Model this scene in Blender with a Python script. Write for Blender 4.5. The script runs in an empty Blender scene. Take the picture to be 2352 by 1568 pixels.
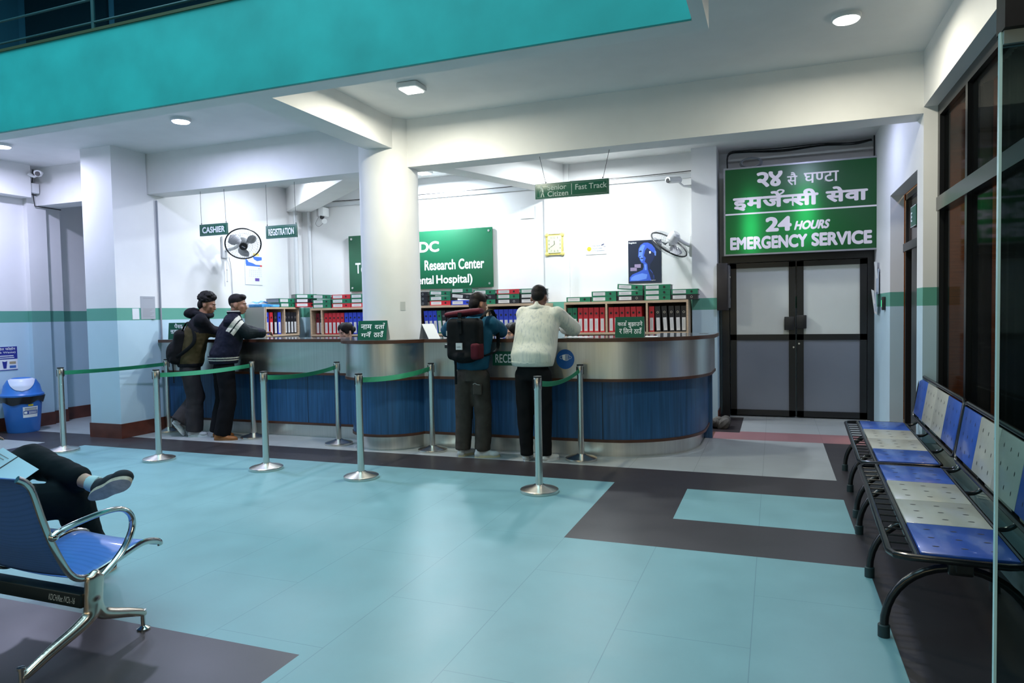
import bpy, bmesh, math, random
from mathutils import Vector, Matrix, Euler
R = math.radians
PI = math.pi
random.seed(7)
scene = bpy.context.scene
COL = scene.collection

# ------------------------------------------------------------------ camera
cam_d = bpy.data.cameras.new('camera')
cam_d.sensor_width = 36.0
cam_d.lens = 24.338
cam_d.clip_start = 0.05
cam = bpy.data.objects.new('camera', cam_d)
COL.objects.link(cam)
_r = Vector((0.93507607, 0.35397214, -0.01834337))
_u = Vector((0.00286961, 0.04419013, 0.99901902))
_f = Vector((-0.35443549, 0.93421141, -0.04030537))
_m = Matrix((_r, _u, -_f)).transposed().to_4x4()
_m.translation = Vector((0, 0, 1.54))
cam.matrix_world = _m
scene.camera = cam

# ------------------------------------------------------------------ view + world
vs = scene.view_settings
vs.view_transform = 'Standard'
vs.look = 'None'
vs.gamma = 1.0
vs.use_curve_mapping = False
vs.exposure = 0.40
w = bpy.data.worlds.new('dusk_sky')
scene.world = w
w.use_nodes = True
w.node_tree.nodes['Background'].inputs[0].default_value = (0.50, 0.86, 1.0, 1)
w.node_tree.nodes['Background'].inputs[1].default_value = 0.95

def area_light(name, loc, size, power, col, rot=(0, 0, 0), size_y=None, shape='DISK', spread=180):
    l = bpy.data.lights.new(name, 'AREA')
    l.shape = shape if size_y is None else 'RECTANGLE'
    l.size = size
    if size_y is not None:
        l.size_y = size_y
    l.energy = power
    l.color = col
    l.spread = R(spread)
    o = bpy.data.objects.new(name, l)
    o.location = loc
    o.rotation_euler = rot
    COL.objects.link(o)
    return o

# daylight falling through the open atrium roof
area_light('atrium_skylight', (-5.2, 1.2, 8.3), 8.5, 262, (0.50, 0.90, 1.0), size_y=6.0)
# lamps under the ceiling fixtures, the last three unseen and without one (x, y, watts, colour)
CEILING_LAMPS = [
    (0.53, 6.05, 25, (1.0, 0.95, 0.78)),
    (-3.32, 6.10, 44, (1.0, 0.96, 0.80)),
    (-6.25, 6.08, 46, (0.66, 0.70, 1.0)),
    (-9.15, 6.02, 48, (0.68, 0.70, 1.0)),
    (-5.10, 9.70, 90, (0.80, 0.90, 1.0)),
    (-2.45, 9.35, 55, (0.90, 0.97, 1.0)),
    (-6.90, 8.75, 34, (0.80, 0.87, 1.0)),
    (0.45, 8.60, 20, (0.62, 0.68, 1.0)),
    (0.45, 1.20, 14, (1.0, 0.97, 0.90)),
]
for _x, _y, _p, _c in CEILING_LAMPS:
    area_light('ceiling_lamp', (_x, _y, 3.70), 0.20, _p, _c)

# unseen warm fill lights added behind the camera to streak the steel
for _x, _p, _c in ((-6.6, 9, (1.0, 0.93, 0.75)), (-3.2, 12, (1.0, 0.80, 0.38)), (-0.6, 12, (1.0, 0.86, 0.50)), (0.9, 8, (1.0, 0.95, 0.85))):
    area_light('warm_streak_fill', (_x, -2.9, 2.0), 0.28, _p, _c, rot=(R(90), 0, 0), size_y=1.7)

# ------------------------------------------------------------------ materials
MATS = {}

def mat(name, col, rough=0.5, metal=0.0, spec=0.5, noise=0.0, nscale=20.0, bump=0.0, bscale=60.0, coat=0.0, emit=None, estr=0.0, stretch=(1, 1, 1), aniso=0.0):
    if name in MATS:
        return MATS[name]
    m = bpy.data.materials.new(name)
    m.use_nodes = True
    nt = m.node_tree
    b = nt.nodes['Principled BSDF']
    b.inputs['Base Color'].default_value = (*col, 1)
    b.inputs['Roughness'].default_value = rough
    b.inputs['Metallic'].default_value = metal
    b.inputs['Specular IOR Level'].default_value = spec
    if coat:
        b.inputs['Coat Weight'].default_value = coat
        b.inputs['Coat Roughness'].default_value = 0.08
    if aniso:
        b.inputs['Anisotropic'].default_value = aniso
    if emit:
        b.inputs['Emission Color'].default_value = (*emit, 1)
        b.inputs['Emission Strength'].default_value = estr
    if noise or bump:
        tc = nt.nodes.new('ShaderNodeTexCoord')
        mp = nt.nodes.new('ShaderNodeMapping')
        mp.inputs['Scale'].default_value = stretch
        nt.links.new(tc.outputs['Object'], mp.inputs[0])
    if noise:
        nz = nt.nodes.new('ShaderNodeTexNoise')
        nz.inputs['Scale'].default_value = nscale
        nz.inputs['Detail'].default_value = 5
        nt.links.new(mp.outputs[0], nz.inputs['Vector'])
        rp = nt.nodes.new('ShaderNodeValToRGB')
        rp.color_ramp.elements[0].position = 0.3
        rp.color_ramp.elements[1].position = 0.7
        rp.color_ramp.elements[0].color = (*[c * (1 - noise) for c in col], 1)
        rp.color_ramp.elements[1].color = (*[min(1, c * (1 + noise)) for c in col], 1)
        nt.links.new(nz.outputs['Fac'], rp.inputs[0])
        nt.links.new(rp.outputs[0], b.inputs['Base Color'])
    if bump:
        nb = nt.nodes.new('ShaderNodeTexNoise')
        nb.inputs['Scale'].default_value = bscale
        nb.inputs['Detail'].default_value = 4
        nt.links.new(mp.outputs[0], nb.inputs['Vector'])
        bp = nt.nodes.new('ShaderNodeBump')
        bp.inputs['Strength'].default_value = bump
        bp.inputs['Distance'].default_value = 0.004
        nt.links.new(nb.outputs['Fac'], bp.inputs['Height'])
        nt.links.new(bp.outputs[0], b.inputs['Normal'])
    MATS[name] = m
    return m

def srgb(r, g, b):
    f = lambda c: (c / 255 / 12.92) if c / 255 <= 0.04045 else ((c / 255 + 0.055) / 1.055) ** 2.4
    return (f(r), f(g), f(b))

def banded_wall(name, up, band, low, z0=1.543, z1=1.707):
    m = bpy.data.materials.new(name)
    m.use_nodes = True
    nt = m.node_tree
    b = nt.nodes['Principled BSDF']
    b.inputs['Roughness'].default_value = 0.55
    g = nt.nodes.new('ShaderNodeNewGeometry')
    s = nt.nodes.new('ShaderNodeSeparateXYZ')
    nt.links.new(g.outputs['Position'], s.inputs[0])
    def gt(v):
        n = nt.nodes.new('ShaderNodeMath'); n.operation = 'GREATER_THAN'
        n.inputs[1].default_value = v
        nt.links.new(s.outputs['Z'], n.inputs[0])
        return n
    def mix(fac, a, c):
        n = nt.nodes.new('ShaderNodeMix'); n.data_type = 'RGBA'
        nt.links.new(fac.outputs[0], n.inputs[0])
        for i, v in ((6, a), (7, c)):
            if isinstance(v, tuple): n.inputs[i].default_value = (*v, 1)
            else: nt.links.new(v, n.inputs[i])
        return n.outputs[2]
    c1 = mix(gt(z0), low, band)
    c2 = mix(gt(z1), c1, up)
    nz = nt.nodes.new('ShaderNodeTexNoise')
    nz.inputs['Scale'].default_value = 2.5
    nz.inputs['Detail'].default_value = 6
    nt.links.new(g.outputs['Position'], nz.inputs['Vector'])
    mr = nt.nodes.new('ShaderNodeMapRange')
    mr.inputs[3].default_value = 0.93; mr.inputs[4].default_value = 1.05
    nt.links.new(nz.outputs['Fac'], mr.inputs[0])
    mm = nt.nodes.new('ShaderNodeMix'); mm.data_type = 'RGBA'; mm.blend_type = 'MULTIPLY'
    mm.inputs[0].default_value = 1.0
    nt.links.new(c2, mm.inputs[6]); nt.links.new(mr.outputs[0], mm.inputs[7])
    nt.links.new(mm.outputs[2], b.inputs['Base Color'])
    MATS[name] = m
    return m

WALL = banded_wall('wall_paint', (0.80, 0.80, 0.80), (0.115, 0.37, 0.285), (0.50, 0.68, 0.78))
WHITE = mat('white_paint', (0.80, 0.80, 0.79), 0.6, noise=0.03, nscale=3)
TURQ = mat('turquoise_paint', (0.026, 0.47, 0.455), 0.6, noise=0.13, nscale=2.4)
DARKTEAL = mat('dark_upper_wall', (0.022, 0.12, 0.19), 0.6)
STEEL = mat('brushed_steel', (0.70, 0.69, 0.66), 0.33, 1.0, noise=0.06, nscale=40, stretch=(1, 1, 0.02))
CHROME = mat('polished_chrome', (0.72, 0.69, 0.66), 0.12, 1.0)
POLE = mat('stanchion_steel', (0.70, 0.67, 0.62), 0.27, 1.0)
BLACKMET = mat('black_metal', (0.012, 0.012, 0.013), 0.35)
BLACKALU = mat('dark_aluminium', (0.008, 0.009, 0.011), 0.3)
BLACKPL = mat('black_plastic', (0.012, 0.012, 0.013), 0.4)
GREENBELT = mat('green_webbing', (0.012, 0.25, 0.12), 0.7, bump=0.2, bscale=300)
SIGNGREEN = mat('sign_green', (0.008, 0.105, 0.06), 0.35)
BOARDGREEN = mat('board_green', (0.012, 0.125, 0.058), 0.3)
LETTERWHITE = mat('letter_white', (0.85, 0.87, 0.88), 0.5)
PAPER = mat('white_paper', (0.78, 0.80, 0.82), 0.7)
GREYPAPER = mat('grey_paper', (0.40, 0.42, 0.46), 0.7)
WOOD = mat('counter_wood_edge', (0.075, 0.03, 0.017), 0.35, noise=0.25, nscale=12, stretch=(1, 1, 8))
BASEB = mat('red_brown_skirting', (0.105, 0.030, 0.019), 0.3, noise=0.3, nscale=6)
WHITEPL = mat('white_plastic', (0.75, 0.76, 0.76), 0.4)
GREYPL = mat('grey_plastic', (0.30, 0.31, 0.33), 0.45)

# ------------------------------------------------------------------ mesh builder
class MB:
    def __init__(s):
        s.v = []; s.f = []; s.mi = []; s.sm = []
    def add(s, vs, fs, mi=0, smooth=False):
        o = len(s.v)
        s.v += [Vector(v) for v in vs]
        for f in fs:
            s.f.append([i + o for i in f]); s.mi.append(mi); s.sm.append(smooth)
        return s
    def merge(s, o, M=None, mi=None):
        vs = o.v if M is None else [M @ v for v in o.v]
        off = len(s.v)
        s.v += [Vector(v) for v in vs]
        for f, m, sm in zip(o.f, o.mi, o.sm):
            s.f.append([i + off for i in f]); s.mi.append(m if mi is None else mi); s.sm.append(sm)
        return s
    def xf(s, M):
        s.v = [M @ v for v in s.v]
        return s
    def box(s, x0, x1, y0, y1, z0, z1, mi=0):
        vs = [(x0, y0, z0), (x1, y0, z0), (x1, y1, z0), (x0, y1, z0), (x0, y0, z1), (x1, y0, z1), (x1, y1, z1), (x0, y1, z1)]
        return s.add(vs, [(0, 3, 2, 1), (4, 5, 6, 7), (0, 1, 5, 4), (1, 2, 6, 5), (2, 3, 7, 6), (3, 0, 4, 7)], mi)
    def rbox(s, x0, x1, y0, y1, z0, z1, r=0.01, seg=2, mi=0):
        bm = bmesh.new()
        bmesh.ops.create_cube(bm, size=1)
        for v in bm.verts:
            v.co = Vector(((x0 + x1) / 2 + v.co.x * (x1 - x0), (y0 + y1) / 2 + v.co.y * (y1 - y0), (z0 + z1) / 2 + v.co.z * (z1 - z0)))
        bmesh.ops.bevel(bm, geom=bm.edges[:], offset=r, segments=seg, affect='EDGES', profile=0.5)
        bm.verts.index_update()
        s.add([v.co.copy() for v in bm.verts], [[v.index for v in f.verts] for f in bm.faces], mi, True)
        bm.free()
        return s
    def lathe(s, prof, n=32, mi=0, c=(0, 0, 0), smooth=True):
        vs = []; fs = []
        for (r, z) in prof:
            for k in range(n):
                a = 2 * PI * k / n
                vs.append((c[0] + r * math.cos(a), c[1] + r * math.sin(a), c[2] + z))
        for i in range(len(prof) - 1):
            for k in range(n):
                k2 = (k + 1) % n
                fs.append((i * n + k, i * n + k2, (i + 1) * n + k2, (i + 1) * n + k))
        if prof[0][0] > 1e-5: fs.append([k for k in range(n)][::-1])
        if prof[-1][0] > 1e-5: fs.append([(len(prof) - 1) * n + k for k in range(n)])
        return s.add(vs, fs, mi, smooth)
    def cyl(s, p0, p1, r, r1=None, n=16, mi=0, caps=True):
        return s.tube([p0, p1], [r, r if r1 is None else r1], n, mi, caps)
    def tube(s, pts, rad, n=10, mi=0, caps=True, closed=False, flat=None):
        pts = [Vector(p) for p in pts]
        m = len(pts)
        if not isinstance(rad, (list, tuple)): rad = [rad] * m
        vs = []; fs = []
        up = None
        for i, p in enumerate(pts):
            if closed: t = pts[(i + 1) % m] - pts[i - 1]
            else: t = pts[min(i + 1, m - 1)] - pts[max(i - 1, 0)]
            if t.length < 1e-9: t = Vector((0, 0, 1))
            t.normalize()
            if up is None:
                up = Vector((0, 0, 1)) if abs(t.z) < 0.9 else Vector((0, 1, 0))
                if flat is not None: up = Vector(flat)
            up = (up - t * up.dot(t)).normalized()
            sd = t.cross(up)
            for k in range(n):
                a = 2 * PI * k / n
                rr = rad[i]
                if isinstance(rr, (list, tuple)): vs.append(p + up * math.cos(a) * rr[0] + sd * math.sin(a) * rr[1])
                else: vs.append(p + (up * math.cos(a) + sd * math.sin(a)) * rr)
        mm = m if closed else m - 1
        for i in range(mm):
            j = (i + 1) % m
            for k in range(n):
                k2 = (k + 1) % n
                fs.append((i * n + k, i * n + k2, j * n + k2, j * n + k))
        if caps and not closed:
            fs.append([k for k in range(n)][::-1]); fs.append([(m - 1) * n + k for k in range(n)])
        return s.add(vs, fs, mi, True)
    def ball(s, c, r, n=14, m=8, mi=0, rot=None):
        if not isinstance(r, (list, tuple)): r = (r, r, r)
        vs = []; fs = []
        for i in range(m + 1):
            th = PI * i / m
            for k in range(n):
                a = 2 * PI * k / n
                v = Vector((r[0] * math.sin(th) * math.cos(a), r[1] * math.sin(th) * math.sin(a), r[2] * math.cos(th)))
                if rot is not None: v = rot @ v
                vs.append(Vector(c) + v)
        for i in range(m):
            for k in range(n):
                k2 = (k + 1) % n
                fs.append((i * n + k, (i + 1) * n + k, (i + 1) * n + k2, i * n + k2))
        return s.add(vs, fs, mi, True)
    def prism(s, poly, h0, h1, axis='z', mi=0, smooth=False):
        n = len(poly)
        def P(a, b, h):
            return {'z': (a, b, h), 'y': (a, h, b), 'x': (h, a, b)}[axis]
        vs = [P(a, b, h0) for a, b in poly] + [P(a, b, h1) for a, b in poly]
        fs = [list(range(n))[::-1], list(range(n, 2 * n))]
        for i in range(n):
            j = (i + 1) % n
            fs.append((i, j, n + j, n + i))
        return s.add(vs, fs, mi, smooth)
    def ribbon(s, path, z0, z1, th, mi=0, smooth=True):
        # upright strip of thickness th following a plan path of (x, y); th grows to the left of the path
        m = len(path); P = [Vector((x, y, 0)) for x, y in path]
        N = []
        for i in range(m):
            t = (P[min(i + 1, m - 1)] - P[max(i - 1, 0)]).normalized()
            N.append(Vector((-t.y, t.x, 0)))
        vs = []
        for i in range(m):
            a = P[i]; b = P[i] + N[i] * th
            vs += [(a.x, a.y, z0), (a.x, a.y, z1), (b.x, b.y, z1), (b.x, b.y, z0)]
        fs = []
        for i in range(m - 1):
            for k in range(4):
                k2 = (k + 1) % 4
                fs.append((i * 4 + k, (i + 1) * 4 + k, (i + 1) * 4 + k2, i * 4 + k2))
        fs.append((0, 1, 2, 3)); fs.append([(m - 1) * 4 + k for k in (3, 2, 1, 0)])
        return s.add(vs, fs, mi, smooth)

ROOTM = {}

def tag(o, label=None, cat=None, group=None, kind=None):
    if label: o['label'] = label
    if cat: o['category'] = cat
    if group: o['group'] = group
    if kind: o['kind'] = kind
    return o

def obj(name, mb, mats, parent=None, local=False, autosmooth=True, edge=35):
    """one mesh object; vertices are in world space unless local is set (then in the parent's space)"""
    me = bpy.data.meshes.new(name)
    vs = mb.v
    if parent is not None and not local:
        inv = ROOTM[parent.name].inverted()
        vs = [inv @ v for v in vs]
    me.from_pydata([tuple(v) for v in vs], [], mb.f)
    if not isinstance(mats, (list, tuple)): mats = [mats]
    for m in mats: me.materials.append(m)
    me.polygons.foreach_set('material_index', mb.mi)
    me.polygons.foreach_set('use_smooth', mb.sm)
    me.update()
    if any(mb.sm):
        bm = bmesh.new(); bm.from_mesh(me)
        bmesh.ops.remove_doubles(bm, verts=bm.verts[:], dist=1e-6)
        bmesh.ops.recalc_face_normals(bm, faces=bm.faces[:])
        for e in bm.edges:
            if len(e.link_faces) == 2 and e.calc_face_angle(0) > R(edge): e.smooth = False
        bm.to_mesh(me); bm.free()
    else:
        bm = bmesh.new(); bm.from_mesh(me)
        bmesh.ops.recalc_face_normals(bm, faces=bm.faces[:])
        bm.to_mesh(me); bm.free()
    o = bpy.data.objects.new(name, me)
    COL.objects.link(o)
    if parent is not None:
        o.parent = parent
        ROOTM[o.name] = ROOTM[parent.name]
    else:
        ROOTM[o.name] = Matrix.Identity(4)
    return o

def thing(name, label, cat, loc=(0, 0, 0), rotz=0.0, group=None):
    o = bpy.data.objects.new(name, None)
    o.empty_display_size = 0.1
    COL.objects.link(o)
    o.location = loc
    o.rotation_euler = (0, 0, rotz)
    ROOTM[o.name] = Matrix.Translation(loc) @ Matrix.Rotation(rotz, 4, 'Z')
    return tag(o, label, cat, group)

def struct(name, mb, mats, label=None):
    o = obj(name, mb, mats)
    o['kind'] = 'structure'
    if label: o['label'] = label
    return o

def dup(root, loc, rot=None, label=None, group=None):
    r = root.copy(); COL.objects.link(r)
    r.location = loc
    if rot is not None: r.rotation_euler = rot
    if label: r['label'] = label
    if group: r['group'] = group
    ROOTM[r.name] = Matrix.Translation(loc) @ r.rotation_euler.to_matrix().to_4x4()
    for ch in list(root.children):
        c = ch.copy(); COL.objects.link(c); c.parent = r
        for g in list(ch.children):
            d = g.copy(); COL.objects.link(d); d.parent = c
    return r

def smooth_path(pts, n=6, closed=False):
    P = [Vector(p) for p in pts]; m = len(P); out = []
    rng = range(m if closed else m - 1)
    for i in rng:
        if closed: a, b, c, d = P[i - 1], P[i], P[(i + 1) % m], P[(i + 2) % m]
        else: a, b, c, d = P[max(i - 1, 0)], P[i], P[i + 1], P[min(i + 2, m - 1)]
        for k in range(n):
            t = k / n
            out.append(0.5 * ((2 * b) + (c - a) * t + (2 * a - 5 * b + 4 * c - d) * t * t + (3 * b - a - 3 * c + d) * t ** 3))
    if not closed: out.append(P[-1].copy())
    return out

def blob(mb, voxel=0.012, smooth=4, fold=0.0, fscale=0.12):
    """melt overlapping volumes into one continuous surface"""
    me = bpy.data.meshes.new('melt'); me.from_pydata([tuple(v) for v in mb.v], [], mb.f)
    bm = bmesh.new(); bm.from_mesh(me); bmesh.ops.recalc_face_normals(bm, faces=bm.faces[:]); bm.to_mesh(me); bm.free()
    o = bpy.data.objects.new('melt', me); COL.objects.link(o)
    r = o.modifiers.new('remesh', 'REMESH'); r.mode = 'VOXEL'; r.voxel_size = voxel; r.use_smooth_shade = True
    s = o.modifiers.new('smooth', 'SMOOTH'); s.factor = 0.5; s.iterations = smooth
    t = None
    if fold:
        t = bpy.data.textures.new('folds', 'CLOUDS'); t.noise_scale = fscale; t.noise_depth = 2
        d = o.modifiers.new('folds', 'DISPLACE'); d.texture = t; d.strength = fold; d.mid_level = 0.5; d.texture_coords = 'GLOBAL'
    bpy.context.view_layer.update()
    m2 = bpy.data.meshes.new_from_object(o.evaluated_get(bpy.context.evaluated_depsgraph_get()))
    n = MB(); n.add([v.co.copy() for v in m2.vertices], [list(p.vertices) for p in m2.polygons], 0, True)
    bpy.data.objects.remove(o); bpy.data.meshes.remove(me); bpy.data.meshes.remove(m2)
    if t: bpy.data.textures.remove(t)
    return n

# ------------------------------------------------------------------ lettering
_TXT = {}

def _area(pts):
    return sum(pts[i].x * pts[(i + 1) % len(pts)].y - pts[(i + 1) % len(pts)].x * pts[i].y for i in range(len(pts))) / 2

def _inside(p, poly):
    c = False; n = len(poly)
    for i in range(n):
        a, b = poly[i], poly[(i + 1) % n]
        if (a.y > p.y) != (b.y > p.y) and p.x < (b.x - a.x) * (p.y - a.y) / (b.y - a.y) + a.x: c = not c
    return c

def _outlines(s):
    """outlines of the built-in typeface, as a list of closed point loops"""
    c = bpy.data.curves.new('lettering', 'FONT'); c.body = s
    o = bpy.data.objects.new('lettering', c); COL.objects.link(o)
    bpy.context.view_layer.update()
    cu = o.to_curve(bpy.context.evaluated_depsgraph_get())
    loops = []
    for sp in cu.splines:
        pts = []
        if sp.type == 'BEZIER':
            bp = sp.bezier_points; m = len(bp)
            for i in range(m):
                a, b = bp[i], bp[(i + 1) % m]
                p0, p1, p2, p3 = a.co, a.handle_right, b.handle_left, b.co
                straight = (p1 - p0).cross(p3 - p0).length < 1e-5 and (p2 - p0).cross(p3 - p0).length < 1e-5
                k = 1 if straight else 5
                for j in range(k):
                    t = j / k
                    pts.append(p0 * (1 - t) ** 3 + p1 * 3 * t * (1 - t) ** 2 + p2 * 3 * t * t * (1 - t) + p3 * t ** 3)
        else:
            pts = [Vector(p.co[:3]) for p in sp.points]
        q = []
        for p in pts:
            if not q or (p - q[-1]).length > 1e-4: q.append(Vector((p.x, p.y, 0)))
        if len(q) > 2 and (q[0] - q[-1]).length < 1e-4: q.pop()
        if len(q) > 2: loops.append(q)
    o.to_curve_clear()
    bpy.data.objects.remove(o); bpy.data.curves.remove(c)
    return loops

def _fill(outer, holes, off):
    c = bpy.data.curves.new('lettering', 'CURVE'); c.dimensions = '2D'; c.fill_mode = 'BOTH'
    for lp in [outer] + holes:
        sp = c.splines.new('POLY'); sp.points.add(len(lp) - 1); sp.use_cyclic_u = True
        for p, q in zip(sp.points, lp): p.co = (q.x, q.y, 0, 1)
    o = bpy.data.objects.new('lettering', c); COL.objects.link(o)
    bpy.context.view_layer.update()
    me = bpy.data.meshes.new_from_object(o.evaluated_get(bpy.context.evaluated_depsgraph_get()))
    vs = [v.co.copy() for v in me.vertices]; fs = [list(p.vertices) for p in me.polygons]
    bpy.data.meshes.remove(me); bpy.data.objects.remove(o); bpy.data.curves.remove(c)
    return vs, fs

def glyphs(s, off=0.0):
    key = (s, off)
    if key in _TXT: return _TXT[key]
    mb = MB()
    loops = _outlines(s)
    if loops:
        big = max(loops, key=lambda l: abs(_area(l)))
        sg = 1 if _area(big) > 0 else -1
        outs = [l for l in loops if _area(l) * sg > 0]
        hol = [l for l in loops if _area(l) * sg < 0]
        for l in outs:
            hs = [h for h in hol if _inside(h[0], l) and abs(_area(h)) < abs(_area(l))]
            vs, fs = _fill(l, hs, 0)
            for k in range(9 if off else 1):          # heavier weight: the outline spread by off in eight directions
                d = Vector((math.cos(k * PI / 4), math.sin(k * PI / 4), 0)) * off if k < 8 and off else Vector((0, 0, 0))
                mb.add([v + d + Vector((0, 0, 8e-5 * k)) for v in vs], fs)
    _TXT[key] = mb
    return mb

def _bounds(mb):
    xs = [v.x for v in mb.v]; ys = [v.y for v in mb.v]
    return min(xs), max(xs), min(ys), max(ys)

def copy_mb(mb):
    n = MB(); n.merge(mb); return n

def clip_right(mb, x):
    bm = bmesh.new()
    vv = [bm.verts.new(v) for v in mb.v]
    for f in mb.f:
        try: bm.faces.new([vv[i] for i in f])
        except ValueError: pass
    bmesh.ops.bisect_plane(bm, geom=bm.verts[:] + bm.edges[:] + bm.faces[:], plane_co=(x, 0, 0), plane_no=(1, 0, 0), clear_outer=True)
    bm.verts.index_update()
    n = MB(); n.add([v.co.copy() for v in bm.verts], [[v.index for v in f.verts] for f in bm.faces]); bm.free()
    return n

def stroke(pts, w):
    P = smooth_path([(x, y, 0) for x, y in pts], 5); mb = MB(); L = []; Rr = []
    for i, p in enumerate(P):
        t = (P[min(i + 1, len(P) - 1)] - P[max(i - 1, 0)]).normalized(); n = Vector((-t.y, t.x, 0)) * w / 2
        L.append(p + n); Rr.append(p - n)
    k = len(P)
    mb.add(L + Rr, [(i, k + i, k + i + 1, i + 1) for i in range(k - 1)])
    return mb

def deva(tokens, off=0.02):
    """lettering composed token by token: 'x/' = half form (stem cut away), 'x^' = with the hook of an r above"""
    out = MB(); x = 0.0
    for t in tokens:
        if t == ' ': x += 0.30; continue
        half = t.endswith('/'); reph = t.endswith('^')
        s = t.rstrip('/^')
        g = copy_mb(glyphs(s, off)); a, b, c, d = _bounds(g)
        adv = b - 0.02
        if half:
            g = clip_right(g, b - 0.20); adv = b - 0.25
        g.xf(Matrix.Translation((x - max(a, -0.02), 0, 3e-5 * len(out.v) / (len(out.v) + 50) + 2e-5 * (tokens.index(t) % 3))))
        out.merge(g)
        if reph:
            out.merge(stroke([(x + b - 0.16, 0.70), (x + b - 0.02, 0.80), (x + b + 0.02, 0.93), (x + b - 0.12, 0.98), (x + b - 0.22, 0.90)], 0.085))
        x += adv - max(a, -0.02) - 0.015
    return out

def latin(s, off=0.0):
    return copy_mb(glyphs(s, off))

def place(mb, x0, x1, y0, y1, shear=0.0):
    a, b, c, d = _bounds(mb); n = copy_mb(mb)
    for v in n.v:
        yy = (v.y - c) / (d - c)
        v.x = x0 + (v.x - a) / (b - a) * (x1 - x0) + shear * yy * (y1 - y0)
        v.y = y0 + yy * (y1 - y0)
    return n

def onto(mb, o, ux, uy, lift=0.002):
    """lay flat lettering on a plane: origin o, directions ux, uy"""
    o, ux, uy = Vector(o), Vector(ux), Vector(uy); nn = ux.cross(uy).normalized() * lift
    n = copy_mb(mb)
    n.v = [o + ux * v.x + uy * v.y + nn + nn.normalized() * v.z for v in n.v]
    return n

def rect(x0, x1, y0, y1):
    return MB().add([(x0, y0, 0), (x1, y0, 0), (x1, y1, 0), (x0, y1, 0)], [(0, 1, 2, 3)])

def disc(cx, cy, r, n=24, ry=None):
    ry = ry or r
    return MB().add([(cx + r * math.cos(2 * PI * k / n), cy + ry * math.sin(2 * PI * k / n), 0) for k in range(n)], [list(range(n))])

def poly(pts):
    return MB().add([(x, y, 0) for x, y in pts], [list(range(len(pts)))])
# ================================================================== the room
def tile_mat(name, col, rough, gcol):
    m = bpy.data.materials.new(name); m.use_nodes = True; nt = m.node_tree; b = nt.nodes['Principled BSDF']
    b.inputs['Roughness'].default_value = rough
    g = nt.nodes.new('ShaderNodeNewGeometry'); s = nt.nodes.new('ShaderNodeSeparateXYZ'); nt.links.new(g.outputs['Position'], s.inputs[0])
    ms = []
    # courses 0.622 wide; the cross joints of neighbouring courses are staggered
    cx_ = nt.nodes.new('ShaderNodeMath'); cx_.operation = 'MULTIPLY_ADD'; cx_.inputs[1].default_value = 1 / 0.622; cx_.inputs[2].default_value = -0.516 / 0.622; nt.links.new(s.outputs['X'], cx_.inputs[0])
    cf_ = nt.nodes.new('ShaderNodeMath'); cf_.operation = 'FLOOR'; nt.links.new(cx_.outputs[0], cf_.inputs[0])
    cy_ = nt.nodes.new('ShaderNodeMath'); cy_.operation = 'MULTIPLY_ADD'; cy_.inputs[1].default_value = 0.622; nt.links.new(cf_.outputs[0], cy_.inputs[0]); nt.links.new(s.outputs['Y'], cy_.inputs[2])
    for ax, o in (('X', 0.516), ('Y', 4.505)):
        a = nt.nodes.new('ShaderNodeMath'); a.operation = 'SUBTRACT'; a.inputs[1].default_value = o; nt.links.new(s.outputs['X'] if ax == 'X' else cy_.outputs[0], a.inputs[0])
        d = nt.nodes.new('ShaderNodeMath'); d.operation = 'DIVIDE'; d.inputs[1].default_value = 0.622 if ax == 'X' else 1.244; nt.links.new(a.outputs[0], d.inputs[0])
        r = nt.nodes.new('ShaderNodeMath'); r.operation = 'PINGPONG'; r.inputs[1].default_value = 0.5; nt.links.new(d.outputs[0], r.inputs[0])
        l = nt.nodes.new('ShaderNodeMath'); l.operation = 'LESS_THAN'; l.inputs[1].default_value = 0.0032 if ax == 'X' else 0.0014; nt.links.new(r.outputs[0], l.inputs[0])
        ms.append(l)
    mx = nt.nodes.new('ShaderNodeMath'); mx.operation = 'MAXIMUM'; nt.links.new(ms[0].outputs[0], mx.inputs[0]); nt.links.new(ms[1].outputs[0], mx.inputs[1])
    nz = nt.nodes.new('ShaderNodeTexNoise'); nz.inputs['Scale'].default_value = 3.0; nz.inputs['Detail'].default_value = 8; nt.links.new(g.outputs['Position'], nz.inputs['Vector'])
    rp = nt.nodes.new('ShaderNodeValToRGB')
    rp.color_ramp.elements[0].position = 0.3; rp.color_ramp.elements[1].position = 0.7
    rp.color_ramp.elements[0].color = (*[c * 0.93 for c in col], 1); rp.color_ramp.elements[1].color = (*[c * 1.05 for c in col], 1)
    nt.links.new(nz.outputs['Fac'], rp.inputs[0])
    mix = nt.nodes.new('ShaderNodeMix'); mix.data_type = 'RGBA'
    nt.links.new(mx.outputs[0], mix.inputs[0]); nt.links.new(rp.outputs[0], mix.inputs[6]); mix.inputs[7].default_value = (*gcol, 1)
    nt.links.new(mix.outputs[2], b.inputs['Base Color'])
    mr = nt.nodes.new('ShaderNodeMapRange'); mr.inputs[3].default_value = rough - 0.06; mr.inputs[4].default_value = rough + 0.08
    nt.links.new(nz.outputs['Fac'], mr.inputs[0]); nt.links.new(mr.outputs[0], b.inputs['Roughness'])
    return m

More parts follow.
